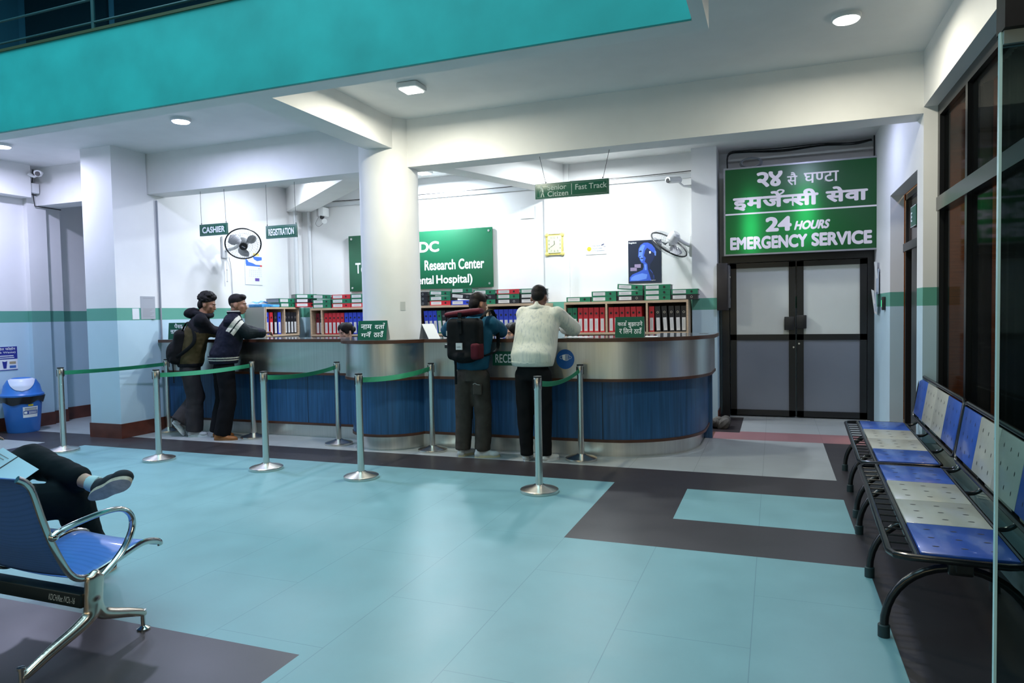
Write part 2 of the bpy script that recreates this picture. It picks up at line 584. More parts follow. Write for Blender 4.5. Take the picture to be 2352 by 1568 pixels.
T_CYAN = tile_mat('pale_cyan_tile', (0.180, 0.345, 0.378), 0.40, (0.12, 0.24, 0.28))
T_DARK = tile_mat('dark_brown_tile', (0.036, 0.030, 0.033), 0.36, (0.03, 0.025, 0.028))
T_GREY = tile_mat('pale_grey_tile', (0.36, 0.385, 0.39), 0.36, (0.2, 0.22, 0.22))
T_PINK = tile_mat('dull_pink_tile', (0.30, 0.15, 0.16), 0.4, (0.2, 0.1, 0.1))
T_BROWN = tile_mat('red_brown_tile', (0.13, 0.055, 0.035), 0.4, (0.1, 0.05, 0.04))
xs = sorted({-11.2, -8.75, -8.04, -2.035, -1.355, -0.707, -0.70, -0.41, 0.516, 2.9})
ys = sorted({-3.0, 2.55, 4.505, 5.16, 6.067, 6.12, 6.73, 8.57, 9.05, 9.15, 11.0})
def floor_kind(x, y):
    if y > 9.15: return 2 if x > -0.41 else 1
    if y > 9.05: return 3 if x > -0.41 else 1
    if y > 8.57: return 4 if x < -0.70 else 3
    if x > 0.516: return 1
    if y > 6.73: return 2
    if y > 6.12: return 1
    if x < -8.75: return 2
    if x < -8.04: return 1
    if -1.355 < x and y > 4.505: return 0 if (-0.707 < x < 0.516 and 5.16 < y < 6.067) else 1
    if x < -2.035 and y < 2.55: return 1
    return 0
fl = MB()
for i in range(len(xs) - 1):
    for j in range(len(ys) - 1):
        x0, x1, y0, y1 = xs[i], xs[i + 1], ys[j], ys[j + 1]
        fl.add([(x0, y0, 0), (x1, y0, 0), (x1, y1, 0), (x0, y1, 0)], [(0, 1, 2, 3)], floor_kind((x0 + x1) / 2, (y0 + y1) / 2))
fl.box(-11.2, 2.9, -3, 11, -0.2, -0.01, 1)
struct('floor', fl, [T_CYAN, T_DARK, T_GREY, T_PINK, T_BROWN])

# ceiling with the open well of the atrium
c = MB()
c.box(-10.6, 1.7, 4.95, 10.8, 3.8, 3.95); c.box(-0.42, 1.7, -3.0, 4.95, 3.8, 3.95); c.box(-10.6, -0.42, -3.0, -2.2, 3.8, 3.95)
struct('ceiling', c, WHITE)
b = MB(); b.box(-10.25, 1.25, 7.15, 7.45, 3.255, 3.8)
struct('beam_over_counter', b, WHITE)
b = MB(); b.box(-4.375, -4.075, 4.95, 7.15, 3.45, 3.8)
struct('beam_to_atrium', b, WHITE)
b = MB(); b.box(-10.6, -0.41, 4.77, 4.95, 3.44, 3.82); b.box(-0.50, -0.41, -2.3, 4.77, 3.44, 3.82)
struct('beam_atrium_edge', b, WHITE)
def diag_beam(p, q, wd, z0=3.4, z1=3.8):
    p, q = Vector(p), Vector(q); t = (q - p).normalized(); n = Vector((-t.y, t.x)) * wd / 2
    return MB().prism([tuple(p + n), tuple(p - n), tuple(q - n), tuple(q + n)], z0, z1)
b = diag_beam((-8.0, 10.3), (-4.35, 7.45), 0.40); b.merge(diag_beam((-4.2, 7.45), (-3.15, 10.3), 0.30))
struct('beam_behind_counter', b, WHITE)
t = MB(); t.box(-10.6, -0.505, 4.74, 4.772, 3.445, 4.215); t.box(-10.6, -0.41, 4.772, 4.95, 3.82, 4.215)
t.box(-0.515, -0.41, -2.3, 4.74, 3.82, 4.215)
struct('wall_balcony', t, TURQ)
t = MB(); t.box(-10.6, -0.41, 4.725, 4.955, 4.215, 4.24)
struct('trim_balcony', t, mat('olive_cap', (0.06, 0.075, 0.03), 0.5))
# upper storey round the atrium
u = MB(); u.box(-10.9, -0.2, 7.3, 7.4, 3.95, 8.6); u.box(-10.9, -10.6, -3, 7.3, 3.95, 8.6); u.box(-10.9, -0.2, -3.1, -3, 3.95, 8.6)
u.box(-10.6, -0.41, 4.95, 7.3, 7.0, 7.15)
struct('wall_upper', u, DARKTEAL)
u = MB()
for x0, x1 in ((-10.4, -8.75), (-8.6, -6.4), (-6.25, -5.0)): u.box(x0, x1, 7.26, 7.3, 4.9, 6.6)
struct('window_upper', u, mat('night_glass', (0.004, 0.02, 0.03), 0.15))
u = MB(); u.box(-0.41, -0.25, -3.0, 7.3, 3.95, 8.6)
struct('wall_atrium_right', u, mat('pale_atrium_wall', (0.35, 0.45, 0.45), 0.7))

COLUMN = (-4.29, 7.27)
cm = MB().lathe([(0.345, 0.0), (0.345, 3.8)], 64, 0, (COLUMN[0], COLUMN[1], 0))
struct('column_counter', cm, WHITE)
p = MB().box(-8.53, -7.985, 6.6, 7.13, 0, 3.8)
struct('pillar_left', p, WALL)
p = MB().box(-1.085, -0.745, 10.06, 10.62, 0, 3.8)
struct('pillar_right', p, WALL)
wl = MB().box(-8.15, -8.0, 7.13, 10.4, 0, 3.8)
struct('wall_left', wl, WALL)
wb = MB().box(-8.15, -1.0, 10.3, 10.45, 0, 3.8); wb.box(-1.0, 1.5, 10.62, 10.75, 0, 3.8)
struct('wall_back', wb, WALL)
struct('pillar_behind_counter', MB().box(-3.32, -2.93, 10.26, 10.3, 0, 3.8), WALL)
struct('pillar_corner', MB().box(-8.0, -7.86, 10.12, 10.3, 0, 3.6), WALL)
wf = MB().box(-10.45, -10.25, -3, 7.55, 0, 3.8); wf.box(-10.6, -10.42, 7.5, 9.3, 0, 3.8); wf.box(-10.6, -8.16, 9.2, 9.3, 0, 3.8)
struct('wall_far_left', wf, WALL)
struct('pillar_far_left', MB().box(-10.25, -10.17, 7.0, 7.28, 0, 3.4), WALL)
struct('beam_far_left', MB().box(-10.25, -10.02, -3, 6.97, 3.34, 3.8), WHITE)
struct('wall_front', MB().box(-10.6, 2.9, -3.2, -3.0, 0, 3.8), mat('entrance_wall', (0.20, 0.17, 0.14), 0.6))
bb = MB(); bb.box(-10.25, -10.235, -3, 7.0, 0, 0.19); bb.box(-10.17, -10.155, 7.0, 7.28, 0, 0.19); bb.box(-10.25, -10.235, 7.28, 7.55, 0, 0.19); bb.box(-10.42, -10.405, 7.55, 9.2, 0, 0.19)
struct('baseboard_far_left', bb, BASEB)
bb = MB(); bb.box(-8.545, -7.97, 6.585, 6.6, 0, 0.19); bb.box(-7.985, -7.97, 6.6, 7.38, 0, 0.19); bb.box(-8.545, -8.53, 6.6, 7.13, 0, 0.19)
struct('baseboard_left', bb, BASEB)
bb = MB(); bb.box(-0.745, -0.73, 10.06, 10.38, 0, 0.13)
struct('baseboard_right', bb, BASEB)

# right wall: opening to the side room, header over the windows
wr = MB(); wr.box(1.25, 1.39, 9.04, 10.75, 0, 3.8); wr.box(1.25, 1.39, 7.43, 9.04, 2.81, 3.8); wr.box(1.25, 1.39, 7.15, 7.43, 0, 3.8)
wr.box(1.25, 1.62, -3, 7.15, 3.31, 3.8)
struct('wall_right', wr, WALL)
struct('trim_window_ledge', MB().box(1.22, 1.62, -3, 7.15, 0, 0.30), mat('ledge_paint', (0.30, 0.37, 0.36), 0.5))
sr = MB(); sr.box(2.75, 2.85, -3, 11, 0, 3.8); sr.box(1.39, 2.85, 10.7, 10.8, 0, 3.8); sr.box(1.7, 2.85, -3.0, 11, 3.8, 3.9)
struct('wall_side_room', sr, mat('ochre_brick_wall', (0.16, 0.055, 0.012), 0.8, noise=0.35, nscale=9, stretch=(0.3, 0.3, 6)))
area_light('side_room_lamp', (2.1, 8.9, 3.7), 0.3, 28, (1.0, 0.72, 0.42))

# window wall on the right
wf_ = MB()
X0, X1 = 1.36, 1.44
wf_.box(X0, X1, -3, 7.15, 3.21, 3.31); wf_.box(X0, X1, 7.07, 7.15, 0.3, 3.21); wf_.box(X0, X1, -3, 7.07, 0.3, 0.40)
for y in (6.17, 4.55, 3.1, 1.6, 0.1): wf_.box(X0, X1, y - 0.03, y + 0.03, 0.4, 3.21)
win = struct('window_1', wf_, BLACKALU)
win['label'] = 'tall dark aluminium framed window wall behind the benches'
obj('transom_bar', MB().box(X0 - 0.025, X1, -3, 7.07, 2.37, 2.49), mat('grey_aluminium', (0.10, 0.105, 0.11), 0.25, 0.8), win)
GLASSD = bpy.data.materials.new('dark_window_glass'); GLASSD.use_nodes = True
_n = GLASSD.node_tree; _b = _n.nodes['Principled BSDF']; _b.inputs['Base Color'].default_value = (0.02, 0.025, 0.03, 1); _b.inputs['Roughness'].default_value = 0.06
_t = _n.nodes.new('ShaderNodeBsdfTransparent'); _t.inputs[0].default_value = (0.75, 0.75, 0.72, 1)
_mx = _n.nodes.new('ShaderNodeMixShader'); _mx.inputs[0].default_value = 0.14
_n.links.new(_t.outputs[0], _mx.inputs[1]); _n.links.new(_b.outputs[0], _mx.inputs[2]); _n.links.new(_mx.outputs[0], _n.nodes['Material Output'].inputs[0])
obj('pane', MB().box(1.395, 1.403, -3, 7.07, 0.4, 3.21), GLASSD, win)
DARKCURT = mat('dark_curtain', (0.012, 0.010, 0.009), 0.9)
cu = thing('curtain', 'near black curtains hanging behind the tall window wall', 'curtain', (1.55, 5, 0.3))
for y0, y1 in ((7.10, 6.42), (6.10, 5.62), (5.0, 4.4), (3.6, 2.9), (2.2, 1.2), (0.5, -2.5)):
    m_ = MB(); n_ = 24; vs_ = []; 
    for k in range(n_ + 1):
        yy = y0 + (y1 - y0) * k / n_; xx = 1.56 + 0.025 * math.sin(k * 1.9)
        vs_ += [(xx, yy, 0.32), (xx, yy, 3.28), (xx + 0.01, yy, 3.28), (xx + 0.01, yy, 0.32)]
    m_.add(vs_, [(4 * k + a, 4 * k + 4 + a, 4 * k + 4 + (a + 1) % 4, 4 * k + (a + 1) % 4) for k in range(n_) for a in range(4)], 0, True)
    obj('curtain_panel', m_, DARKCURT, cu)

# recessed side doorway in the right wall
d = MB(); d.box(1.40, 1.47, 8.98, 9.04, 0, 2.81); d.box(1.40, 1.47, 7.43, 7.5, 0, 2.81); d.box(1.40, 1.47, 7.43, 9.04, 2.74, 2.81); d.box(1.38, 1.47, 7.43, 9.04, 2.16, 2.25); d.box(1.40, 1.47, 8.10, 8.62, 0, 2.16)
d2 = struct('door_2', d, BLACKALU); d2['label'] = 'dark framed side doorway recessed in the right wall'
obj('pane', MB().box(1.43, 1.438, 7.5, 8.98, 2.25, 2.74), mat('brown_glass', (0.05, 0.04, 0.035), 0.1), d2)
obj('door_panel', MB().box(1.425, 1.445, 7.5, 8.10, 0.95, 2.16), mat('cream_frosted_panel', (0.30, 0.31, 0.27), 0.5), d2)
obj('lower_panel', MB().box(1.425, 1.445, 7.5, 8.10, 0.05, 0.80), mat('lilac_panel', (0.42, 0.42, 0.52), 0.5), d2)

# emergency double door
DY = 10.42
fr = MB(); fr.box(-0.70, -0.60, DY - 0.04, DY + 0.06, 0, 2.30); fr.box(1.17, 1.25, DY - 0.04, DY + 0.06, 0, 2.30); fr.box(-0.60, 1.17, DY - 0.04, DY + 0.06, 2.20, 2.30)
dr = struct('door_1', fr, BLACKALU); dr['label'] = 'black framed double door with frosted panes under the emergency sign'
FROST = mat('frosted_pane_cream', (0.62, 0.65, 0.60), 0.45, noise=0.06, nscale=1.2)
FROSTL = mat('frosted_pane_grey', (0.18, 0.20, 0.24), 0.45, noise=0.06, nscale=1.5)
for x0, x1 in ((-0.59, 0.275), (0.295, 1.165)):
    q = MB(); s_ = 0.085
    q.box(x0, x0 + s_, DY - 0.02, DY + 0.03, 0.03, 2.19); q.box(x1 - s_, x1, DY - 0.02, DY + 0.03, 0.03, 2.19)
    q.box(x0, x1, DY - 0.02, DY + 0.03, 2.12, 2.19); q.box(x0, x1, DY - 0.02, DY + 0.03, 0.03, 0.11); q.box(x0, x1, DY - 0.02, DY + 0.03, 1.10, 1.18)
    leaf = obj('door_leaf', q, BLACKALU, dr)
    obj('upper_pane', MB().box(x0 + s_, x1 - s_, DY, DY + 0.01, 1.18, 2.12), FROST, leaf)
    obj('lower_pane', MB().box(x0 + s_, x1 - s_, DY, DY + 0.01, 0.11, 1.10), FROSTL, leaf)
for x0, z0 in ((0.13, 1.24), (0.285, 1.26)):
    obj('lock_box', MB().rbox(x0, x0 + 0.13, DY - 0.07, DY - 0.02, z0, z0 + 0.185, 0.006), BLACKPL, dr)
obj('keyhole', MB().cyl((0.32, DY - 0.03, 1.05), (0.32, DY - 0.02, 1.05), 0.012).cyl((0.25, DY - 0.03, 1.0), (0.25, DY - 0.02, 1.0), 0.012), STEEL, dr)
struct('trim_door_sill', MB().box(-0.6, 1.2, 10.34, 10.6, 0, 0.012), T_GREY)
# glass wall and header close to the camera
hb = MB().box(0.516, 1.25, 1.99, 2.06, 2.20, 3.8)
struct('trim_glass_header', hb, mat('header_black', (0.010, 0.010, 0.011), 0.5, noise=0.4, nscale=14, spec=0.2))
GLASSC = bpy.data.materials.new('clear_partition_glass'); GLASSC.use_nodes = True
_n = GLASSC.node_tree; _b = _n.nodes['Principled BSDF']; _b.inputs['Base Color'].default_value = (0.01, 0.02, 0.02, 1); _b.inputs['Roughness'].default_value = 0.03
_t = _n.nodes.new('ShaderNodeBsdfTransparent'); _t.inputs[0].default_value = (0.66, 0.78, 0.78, 1)
_mx = _n.nodes.new('ShaderNodeMixShader'); _fr = _n.nodes.new('ShaderNodeFresnel'); _fr.inputs[0].default_value = 1.5
_n.links.new(_fr.outputs[0], _mx.inputs[0]); _n.links.new(_t.outputs[0], _mx.inputs[1]); _n.links.new(_b.outputs[0], _mx.inputs[2]); _n.links.new(_mx.outputs[0], _n.nodes['Material Output'].inputs[0])
gp = thing('glass_partition', 'frameless glass panel with bright polished edge beside the benches', 'glass panel', (0.9, 2.03, 0))
obj('pane', MB().box(0.520, 1.36, 2.024, 2.034, 0.0, 2.20), GLASSC, gp)
obj('polished_edge', MB().box(0.514, 0.520, 2.022, 2.036, 0.0, 2.20), mat('glass_edge', (0.45, 0.66, 0.66), 0.25), gp)
obj('top_clamp', MB().box(0.520, 1.25, 2.012, 2.046, 2.168, 2.20), mat('clamp_grey', (0.28, 0.31, 0.30), 0.4), gp)
obj('bolt', MB().cyl((0.575, 1.978, 2.275), (0.575, 1.99, 2.275), 0.009), STEEL, gp)
# ================================================================== reception counter
BLUELAM = mat('blue_wood_laminate', (0.020, 0.085, 0.205), 0.38, noise=0.30, nscale=45, stretch=(1, 1, 0.03))
TOPLAM = mat('counter_top_laminate', (0.10, 0.115, 0.13), 0.10, spec=0.6)

def counter_path(d, back=8.62, n=28):
    cx, cy = COLUMN; r = 0.43 + d; P = [(-7.98, 7.40 - d)]
    yl, yr = 7.40 - d, 7.20 - d
    a0 = PI + math.asin(max(-1, min(1, (cy - yl) / r))); a1 = 2 * PI - math.asin(max(-1, min(1, (cy - yr) / r)))
    for k in range(4): P.append((-7.98 + (cx + r * math.cos(a0) + 7.98) * (k + 1) / 4.02, yl))
    for k in range(n + 1):
        a = a0 + (a1 - a0) * k / n
        P.append((cx + r * math.cos(a), cy + r * math.sin(a)))
    xe = cx + r * math.cos(a1)
    for k in range(6): P.append((xe + (-1.75 - xe) * (k + 1) / 7, yr))
    for k in range(n + 1):
        a = -PI / 2 + PI / 2 * k / n
        P.append((-1.75 + (0.95 + d) * math.cos(a), 8.15 + (0.95 + d) * math.sin(a)))
    P.append((-0.80 + d, 8.35)); P.append((-0.80 + d, back))
    return P

ct = thing('reception_counter', 'long reception counter with steel band, blue wood panels and rounded ends', 'counter', (-4.3, 7.3, 0))
obj('kick_plate', MB().ribbon(counter_path(0.0), 0.0, 0.16, 0.03), STEEL, ct)
obj('blue_panel', MB().ribbon(counter_path(0.06), 0.185, 0.815, 0.03), BLUELAM, ct)
obj('lower_trim', MB().ribbon(counter_path(0.07), 0.16, 0.19, 0.06), WOOD, ct)
obj('steel_band', MB().ribbon(counter_path(0.13), 0.835, 1.23, 0.03), STEEL, ct)
obj('middle_trim', MB().ribbon(counter_path(0.14), 0.81, 0.84, 0.09), WOOD, ct)
op = counter_path(0.17)
inner = [(-1.30, 8.62), (-1.30, 8.2), (-1.42, 7.95), (-1.75, 7.80), (-3.7, 7.80), (-4.9, 7.80), (-7.98, 7.95)]
tp = MB().prism(op + inner, 1.232, 1.268)
obj('countertop', tp, TOPLAM, ct)
obj('edge_trim', MB().ribbon(counter_path(0.18), 1.228, 1.266, 0.014), WOOD, ct)
obj('end_panel', MB().box(-1.28, -0.70, 8.58, 8.62, 0, 1.23), BLUELAM, ct)
for px_ in (-5.6, -3.2, -2.32, -1.70):
    obj('panel_joint', MB().box(px_ - 0.003, px_ + 0.003, (7.338 if px_ < -5 else 7.138), 7.36, 0.19, 0.81), BLACKPL, ct)
# the reception plate and the mask sticker on the steel band
FY = 7.07
rs = obj('sign_plate', MB().box(-2.91, -2.42, FY - 0.012, FY, 0.972, 1.127), SIGNGREEN, ct)
rs['label'] = 'dark green plate lettered RECEPTION'
obj('lettering', onto(place(latin('RECEPTION', 0.012), -2.876, -2.455, 1.002, 1.098), (0, FY - 0.012, 0), (1, 0, 0), (0, 0, 1)), LETTERWHITE, rs)
st = obj('sticker', MB().prism([(-2.08 + 0.10 * math.cos(k * PI / 20), 1.045 + 0.105 * math.sin(k * PI / 20)) for k in range(40)], FY - 0.004, FY, 'y'), mat('sticker_blue', (0.008, 0.11, 0.40), 0.4), ct)
st['label'] = 'round blue face mask sticker'
mk = MB(); mk.merge(poly([(-0.036, 0.03), (0, 0.038), (0, -0.032), (-0.028, -0.022), (-0.036, 0)]))
for k in range(5): mk.merge(rect(-0.002 + 0.0065 * k, 0.0005 + 0.0065 * k, -0.03 + 0.002 * k, 0.036 - 0.002 * k))
mk.merge(stroke([(0.0, 0.038), (0.036, 0.03), (0.04, 0), (0.03, -0.022), (0, -0.032)], 0.003))
for s_ in (-1, 1): mk.merge(stroke([(s_ * 0.036, 0.022), (s_ * 0.062, 0.012), (s_ * 0.056, -0.008), (s_ * 0.034, -0.012)], 0.003))
for v in mk.v: v.x -= 2.075; v.y += 1.06
obj('mask_symbol', onto(mk, (0, FY - 0.004, 0), (1, 0, 0), (0, 0, 1)), LETTERWHITE, st)

# ================================================================== queue stanchions
def make_stanchion():
    r = thing('queue_stanchion', 'x', 'stanchion')
    obj('base', MB().lathe([(0.0, 0.0), (0.165, 0.0), (0.168, 0.012), (0.165, 0.026), (0.15, 0.034), (0.06, 0.056), (0.045, 0.066), (0.0, 0.066)], 40), POLE, r, True)
    obj('pole', MB().lathe([(0.0325, 0.06), (0.0325, 0.88), (0.0345, 0.885), (0.0345, 0.985), (0.031, 0.992), (0.0, 0.992)], 28), POLE, r, True)
    cp = MB().lathe([(0.0352, 0.988), (0.0352, 1.0), (0.0, 1.004)], 28)
    for a_ in (35, 125, 215): cp.merge(MB().box(0.0, 0.0375, -0.0125, 0.0125, 0.895, 0.975), Matrix.Rotation(R(a_), 4, 'Z'))
    obj('belt_head', cp, BLACKPL, r, True)
    return r
SB = [(-7.916, 5.757), (-6.342, 5.694), (-4.854, 5.66), (-3.692, 5.609), (-1.900, 5.607)]
fl_ = ['steel stanchion with green belt near the grey pillar, leftmost of the front row', 'steel stanchion with green belt in front of the hooded student, second of the front row',
       'steel stanchion with green belt between the two left customers and the round column', 'steel stanchion with green belt in front of the round column foot', 'steel stanchion with short green belt in front of the white sweater, nearest of all']
bl_ = ['steel stanchion behind the hooded student, against the counter end', 'steel stanchion beside the striped jacket, close to the blue panels',
       'steel stanchion with dark cap close to the counter, just left of the column bulge', 'steel stanchion close to the counter, just right of the column bulge', 'steel stanchion below the blue mask sticker, close to the counter']
SBK = [(-7.82, 7.20), (-6.28, 7.11), (-4.93, 7.03), (-3.63, 6.97), (-1.89, 6.96)]
s0 = make_stanchion()
for i, ((x, y), (xb, yb)) in enumerate(zip(SB, SBK)):
    if i == 0:
        f = s0; f.location = (x, y, 0); ROOTM[f.name] = Matrix.Translation((x, y, 0)); f['label'] = fl_[0]; f['group'] = 'queue stanchions'
    else: f = dup(s0, (x, y, 0), None, fl_[i], 'queue stanchions')
backs = [dup(s0, (xb, yb, 0), None, bl_[i], 'queue stanchions') for i, (xb, yb) in enumerate(SBK)]
for i, ((x, y), (xb, yb)) in enumerate(zip(SB, SBK)):
    f = [o for o in bpy.data.objects if o.get('label') == fl_[i]][0]
    a = Vector((x, y, 0.935)); b_ = Vector((xb, yb, 0.935)); t = (b_ - a).normalized()
    a += t * 0.04; b_ -= t * 0.04; m_ = MB(); vs_ = []; n_ = 14
    sd = t.cross(Vector((0, 0, 1))) * 0.0012
    sag = (0.012, 0.02, 0.035, 0.03, 0.05)[i]
    for k in range(n_ + 1):
        u_ = k / n_; c_ = a + (b_ - a) * u_ - Vector((0, 0, sag * 4 * u_ * (1 - u_)))
        tw = Vector((0, 0, 0.024)) + t.cross(Vector((0, 0, 1))) * (0.012 * math.sin(PI * u_) * (-1) ** i)
        vs_ += [c_ - tw + sd, c_ + tw + sd, c_ + tw - sd, c_ - tw - sd]
    m_.add(vs_, [(4 * k + q, 4 * k + 4 + q, 4 * k + 4 + (q + 1) % 4, 4 * k + (q + 1) % 4) for k in range(n_) for q in range(4)], 0, False)
    obj('belt', m_, GREENBELT, f)

# ================================================================== hanging signs
def hanging_sign(name, label, x0, x1, z0, z1, y, wires, top, th=0.02, rot=0.0):
    cx = (x0 + x1) / 2
    r = thing(name, label, 'sign', (cx, y, z0), rot, 'hanging signs over the counter')
    hw = (x1 - x0) / 2; h = z1 - z0
    obj('board', MB().rbox(-hw, hw, -th / 2, th / 2, 0, h, 0.003), SIGNGREEN, r, True)
    b = MB(); e = 0.016
    for q in ((-hw, hw, 0.0, 0.004), (-hw, hw, h - 0.004, h), (-hw, -hw + 0.004, 0, h), (hw - 0.004, hw, 0, h)): b.merge(onto(rect(*q), (0, -th / 2, 0), (1, 0, 0), (0, 0, 1)))
    for q in ((-hw + e, hw - e, e, e + 0.003), (-hw + e, hw - e, h - e - 0.003, h - e), (-hw + e, -hw + e + 0.003, e, h - e), (hw - e - 0.003, hw - e, e, h - e)): b.merge(onto(rect(*q), (0, -th / 2, 0), (1, 0, 0), (0, 0, 1)))
    obj('border', b, mat('border_grey', (0.28, 0.36, 0.34), 0.5), r, True)
    for (xa, xt) in wires: obj('wire', MB().cyl((xa, 0, h - 0.005), (xt, 0, top - z0), 0.0028, n=6).ball((xa, 0, h + 0.012), 0.008, 8, 5), mat('wire_grey', (0.08, 0.09, 0.09), 0.5, 0.5), r, True)
    return r
hs = hanging_sign('hanging_sign', 'small green hanging sign lettered CASHIER beside the black wall fan', -7.235, -6.765, 2.655, 2.81, 7.3, [(-0.21, -0.215), (0.21, 0.19)], 3.26)
obj('lettering', onto(place(latin('CASHIER', 0.035), -0.19, 0.195, 0.035, 0.12), (0, -0.010, 0), (1, 0, 0), (0, 0, 1)), LETTERWHITE, hs, True)
hs = hanging_sign('hanging_sign', 'small green hanging sign lettered REGISTRATION', -6.135, -5.655, 2.56, 2.725, 7.3, [(-0.225, -0.23), (0.225, 0.215)], 3.26)
obj('lettering', onto(place(latin('REGISTRATION', 0.032), -0.2, 0.2, 0.035, 0.125), (0, -0.010, 0), (1, 0, 0), (0, 0, 1)), LETTERWHITE, hs, True)
hs = hanging_sign('hanging_sign', 'long green hanging sign lettered Senior Citizen and Fast Track', -2.46, -1.635, 2.79, 2.955, 7.3, [(-0.29, -0.36), (0.345, 0.42)], 3.26)
SGL = mat('letter_pale_green', (0.45, 0.56, 0.52), 0.5)
for s_, q in (('Senior', (-0.27, -0.055, 0.088, 0.145)), ('Citizen', (-0.27, -0.035, 0.02, 0.077)), ('Fast Track', (0.045, 0.39, 0.07, 0.13))):
    obj('lettering', onto(place(latin(s_, 0.012), *q), (0, -0.010, 0), (1, 0, 0), (0, 0, 1)), SGL, hs, True)
obj('divider_line', onto(rect(0.0, 0.006, 0.025, 0.14), (0, -0.010, 0), (1, 0, 0), (0, 0, 1)), SGL, hs, True)
L_ = disc(-0.342, 0.132, 0.012)
for p_, w_ in (([(-0.342, 0.122), (-0.328, 0.095), (-0.326, 0.066)], 0.022), ([(-0.326, 0.07), (-0.318, 0.045), (-0.312, 0.018)], 0.010), ([(-0.330, 0.07), (-0.338, 0.045), (-0.345, 0.018)], 0.010), ([(-0.338, 0.105), (-0.352, 0.088), (-0.356, 0.072)], 0.006), ([(-0.356, 0.075), (-0.357, 0.045), (-0.358, 0.018)], 0.003)): L_.merge(stroke(p_, w_))
obj('walking_figure', onto(L_, (0, -0.010, 0), (1, 0, 0), (0, 0, 1)), SGL, hs, True)

# ================================================================== big boards
kb = thing('wall_board', 'large green wall board lettered DC Research Center behind the round column', 'sign', (-5.53, 10.27, 2.0))
obj('board', MB().rbox(-6.88, -4.195, 10.255, 10.285, 1.97, 2.925, 0.004), BOARDGREEN, kb)
L_ = MB(); O_ = (0, 10.255, 0)
for s_, w_, q in (('KDC', 0.035, (-5.69, -5.14, 2.575, 2.752)), ('Te', 0.02, (-6.754, -6.56, 2.274, 2.458)), ('&', 0.02, (-5.62, -5.50, 2.28, 2.44)), ('Research Center', 0.025, (-5.414, -4.342, 2.275, 2.445)), ('Dental', 0.025, (-5.66, -5.252, 2.05, 2.19)), ('Hospital)', 0.025, (-5.203, -4.553, 2.01, 2.195))):
    obj('lettering', onto(place(latin(s_, w_), *q), O_, (1, 0, 0), (0, 0, 1)), LETTERWHITE, kb)
sc_ = MB()
for x, z in ((-6.82, 2.87), (-4.255, 2.87), (-4.255, 2.03), (-6.82, 2.03)): sc_.cyl((x, 10.247, z), (x, 10.256, z), 0.018, n=12)
obj('fixing_stud', sc_, STEEL, kb)

es = thing('emergency_sign', 'backlit green emergency sign in two scripts above the double door', 'sign', (0.31, 10.25, 2.3))
EX0, EX1, EZ0, EZ1, EY = -0.635, 1.265, 2.31, 3.478, 10.18
obj('case', MB().box(EX0, EX1, EY + 0.012, 10.40, EZ0, EZ1), mat('sign_case_grey', (0.35, 0.35, 0.36), 0.4, 0.3), es)
b = MB(); e = 0.022
b.box(EX0 - e, EX1 + e, EY - 0.008, EY + 0.03, EZ1, EZ1 + e); b.box(EX0 - e, EX1 + e, EY - 0.008, EY + 0.03, EZ0 - e, EZ0); b.box(EX0 - e, EX0, EY - 0.008, EY + 0.03, EZ0, EZ1); b.box(EX1, EX1 + e, EY - 0.008, EY + 0.03, EZ0, EZ1)
obj('frame', b, mat('sign_frame_alu', (0.42, 0.42, 0.45), 0.35, 0.6), es)
def glow_mat(name, col, base, peak):
    # sheet with the glow of two upright tubes painted in as emission
    m = bpy.data.materials.new(name); m.use_nodes = True; nt = m.node_tree; bs = nt.nodes['Principled BSDF']
    bs.inputs['Base Color'].default_value = (*[c * 0.10 for c in col], 1); bs.inputs['Roughness'].default_value = 0.3
    g = nt.nodes.new('ShaderNodeNewGeometry'); s = nt.nodes.new('ShaderNodeSeparateXYZ'); nt.links.new(g.outputs['Position'], s.inputs[0])
    def M2(op, a, bb):
        n = nt.nodes.new('ShaderNodeMath'); n.operation = op
        for i, v in enumerate((a, bb)):
            if isinstance(v, (int, float)): n.inputs[i].default_value = v
            else: nt.links.new(v, n.inputs[i])
        return n.outputs[0]
    tot = None
    for x, sx, z, sz, k in ((-0.30, 0.085, 2.66, 0.26, 1.0), (0.40, 0.10, 2.82, 0.26, 0.95), (0.0, 0.5, 2.6, 0.35, 0.22)):
        dx = M2('DIVIDE', M2('SUBTRACT', s.outputs['X'], x), sx); dz = M2('DIVIDE', M2('SUBTRACT', s.outputs['Z'], z), sz)
        q = M2('EXPONENT', M2('MULTIPLY', M2('ADD', M2('MULTIPLY', dx, dx), M2('MULTIPLY', dz, dz)), -0.5), 0)
        q = M2('MULTIPLY', q, k); tot = q if tot is None else M2('ADD', tot, q)
    st_ = M2('ADD', M2('MULTIPLY', tot, peak), base)
    bs.inputs['Emission Color'].default_value = (*col, 1); nt.links.new(st_, bs.inputs['Emission Strength'])
    return m
EG = glow_mat('emergency_sheet_green', (0.008, 0.27, 0.060), 0.075, 1.25)
EW = glow_mat('emergency_letter_white', (0.80, 0.80, 1.0), 0.36, 0.50)
obj('sheet', MB().box(EX0, EX1, EY, EY + 0.012, EZ0, EZ1), EG, es)
def sgn(mb, u0, u1, v0, v1, sh=0.0):
    W_, H_ = EX1 - EX0, EZ1 - EZ0
    return place(mb, EX0 + u0 * W_, EX0 + u1 * W_, EZ1 - v1 * H_, EZ1 - v0 * H_, sh)
L_ = MB()
L_.merge(sgn(deva(['२', '४'], 0.035), 0.217, 0.392, 0.055, 0.235))
L_.merge(sgn(deva(['सै'], 0.012), 0.422, 0.490, 0.085, 0.235))
L_.merge(sgn(deva(['घ', 'ण/', 'टा'], 0.012), 0.532, 0.757, 0.107, 0.225))
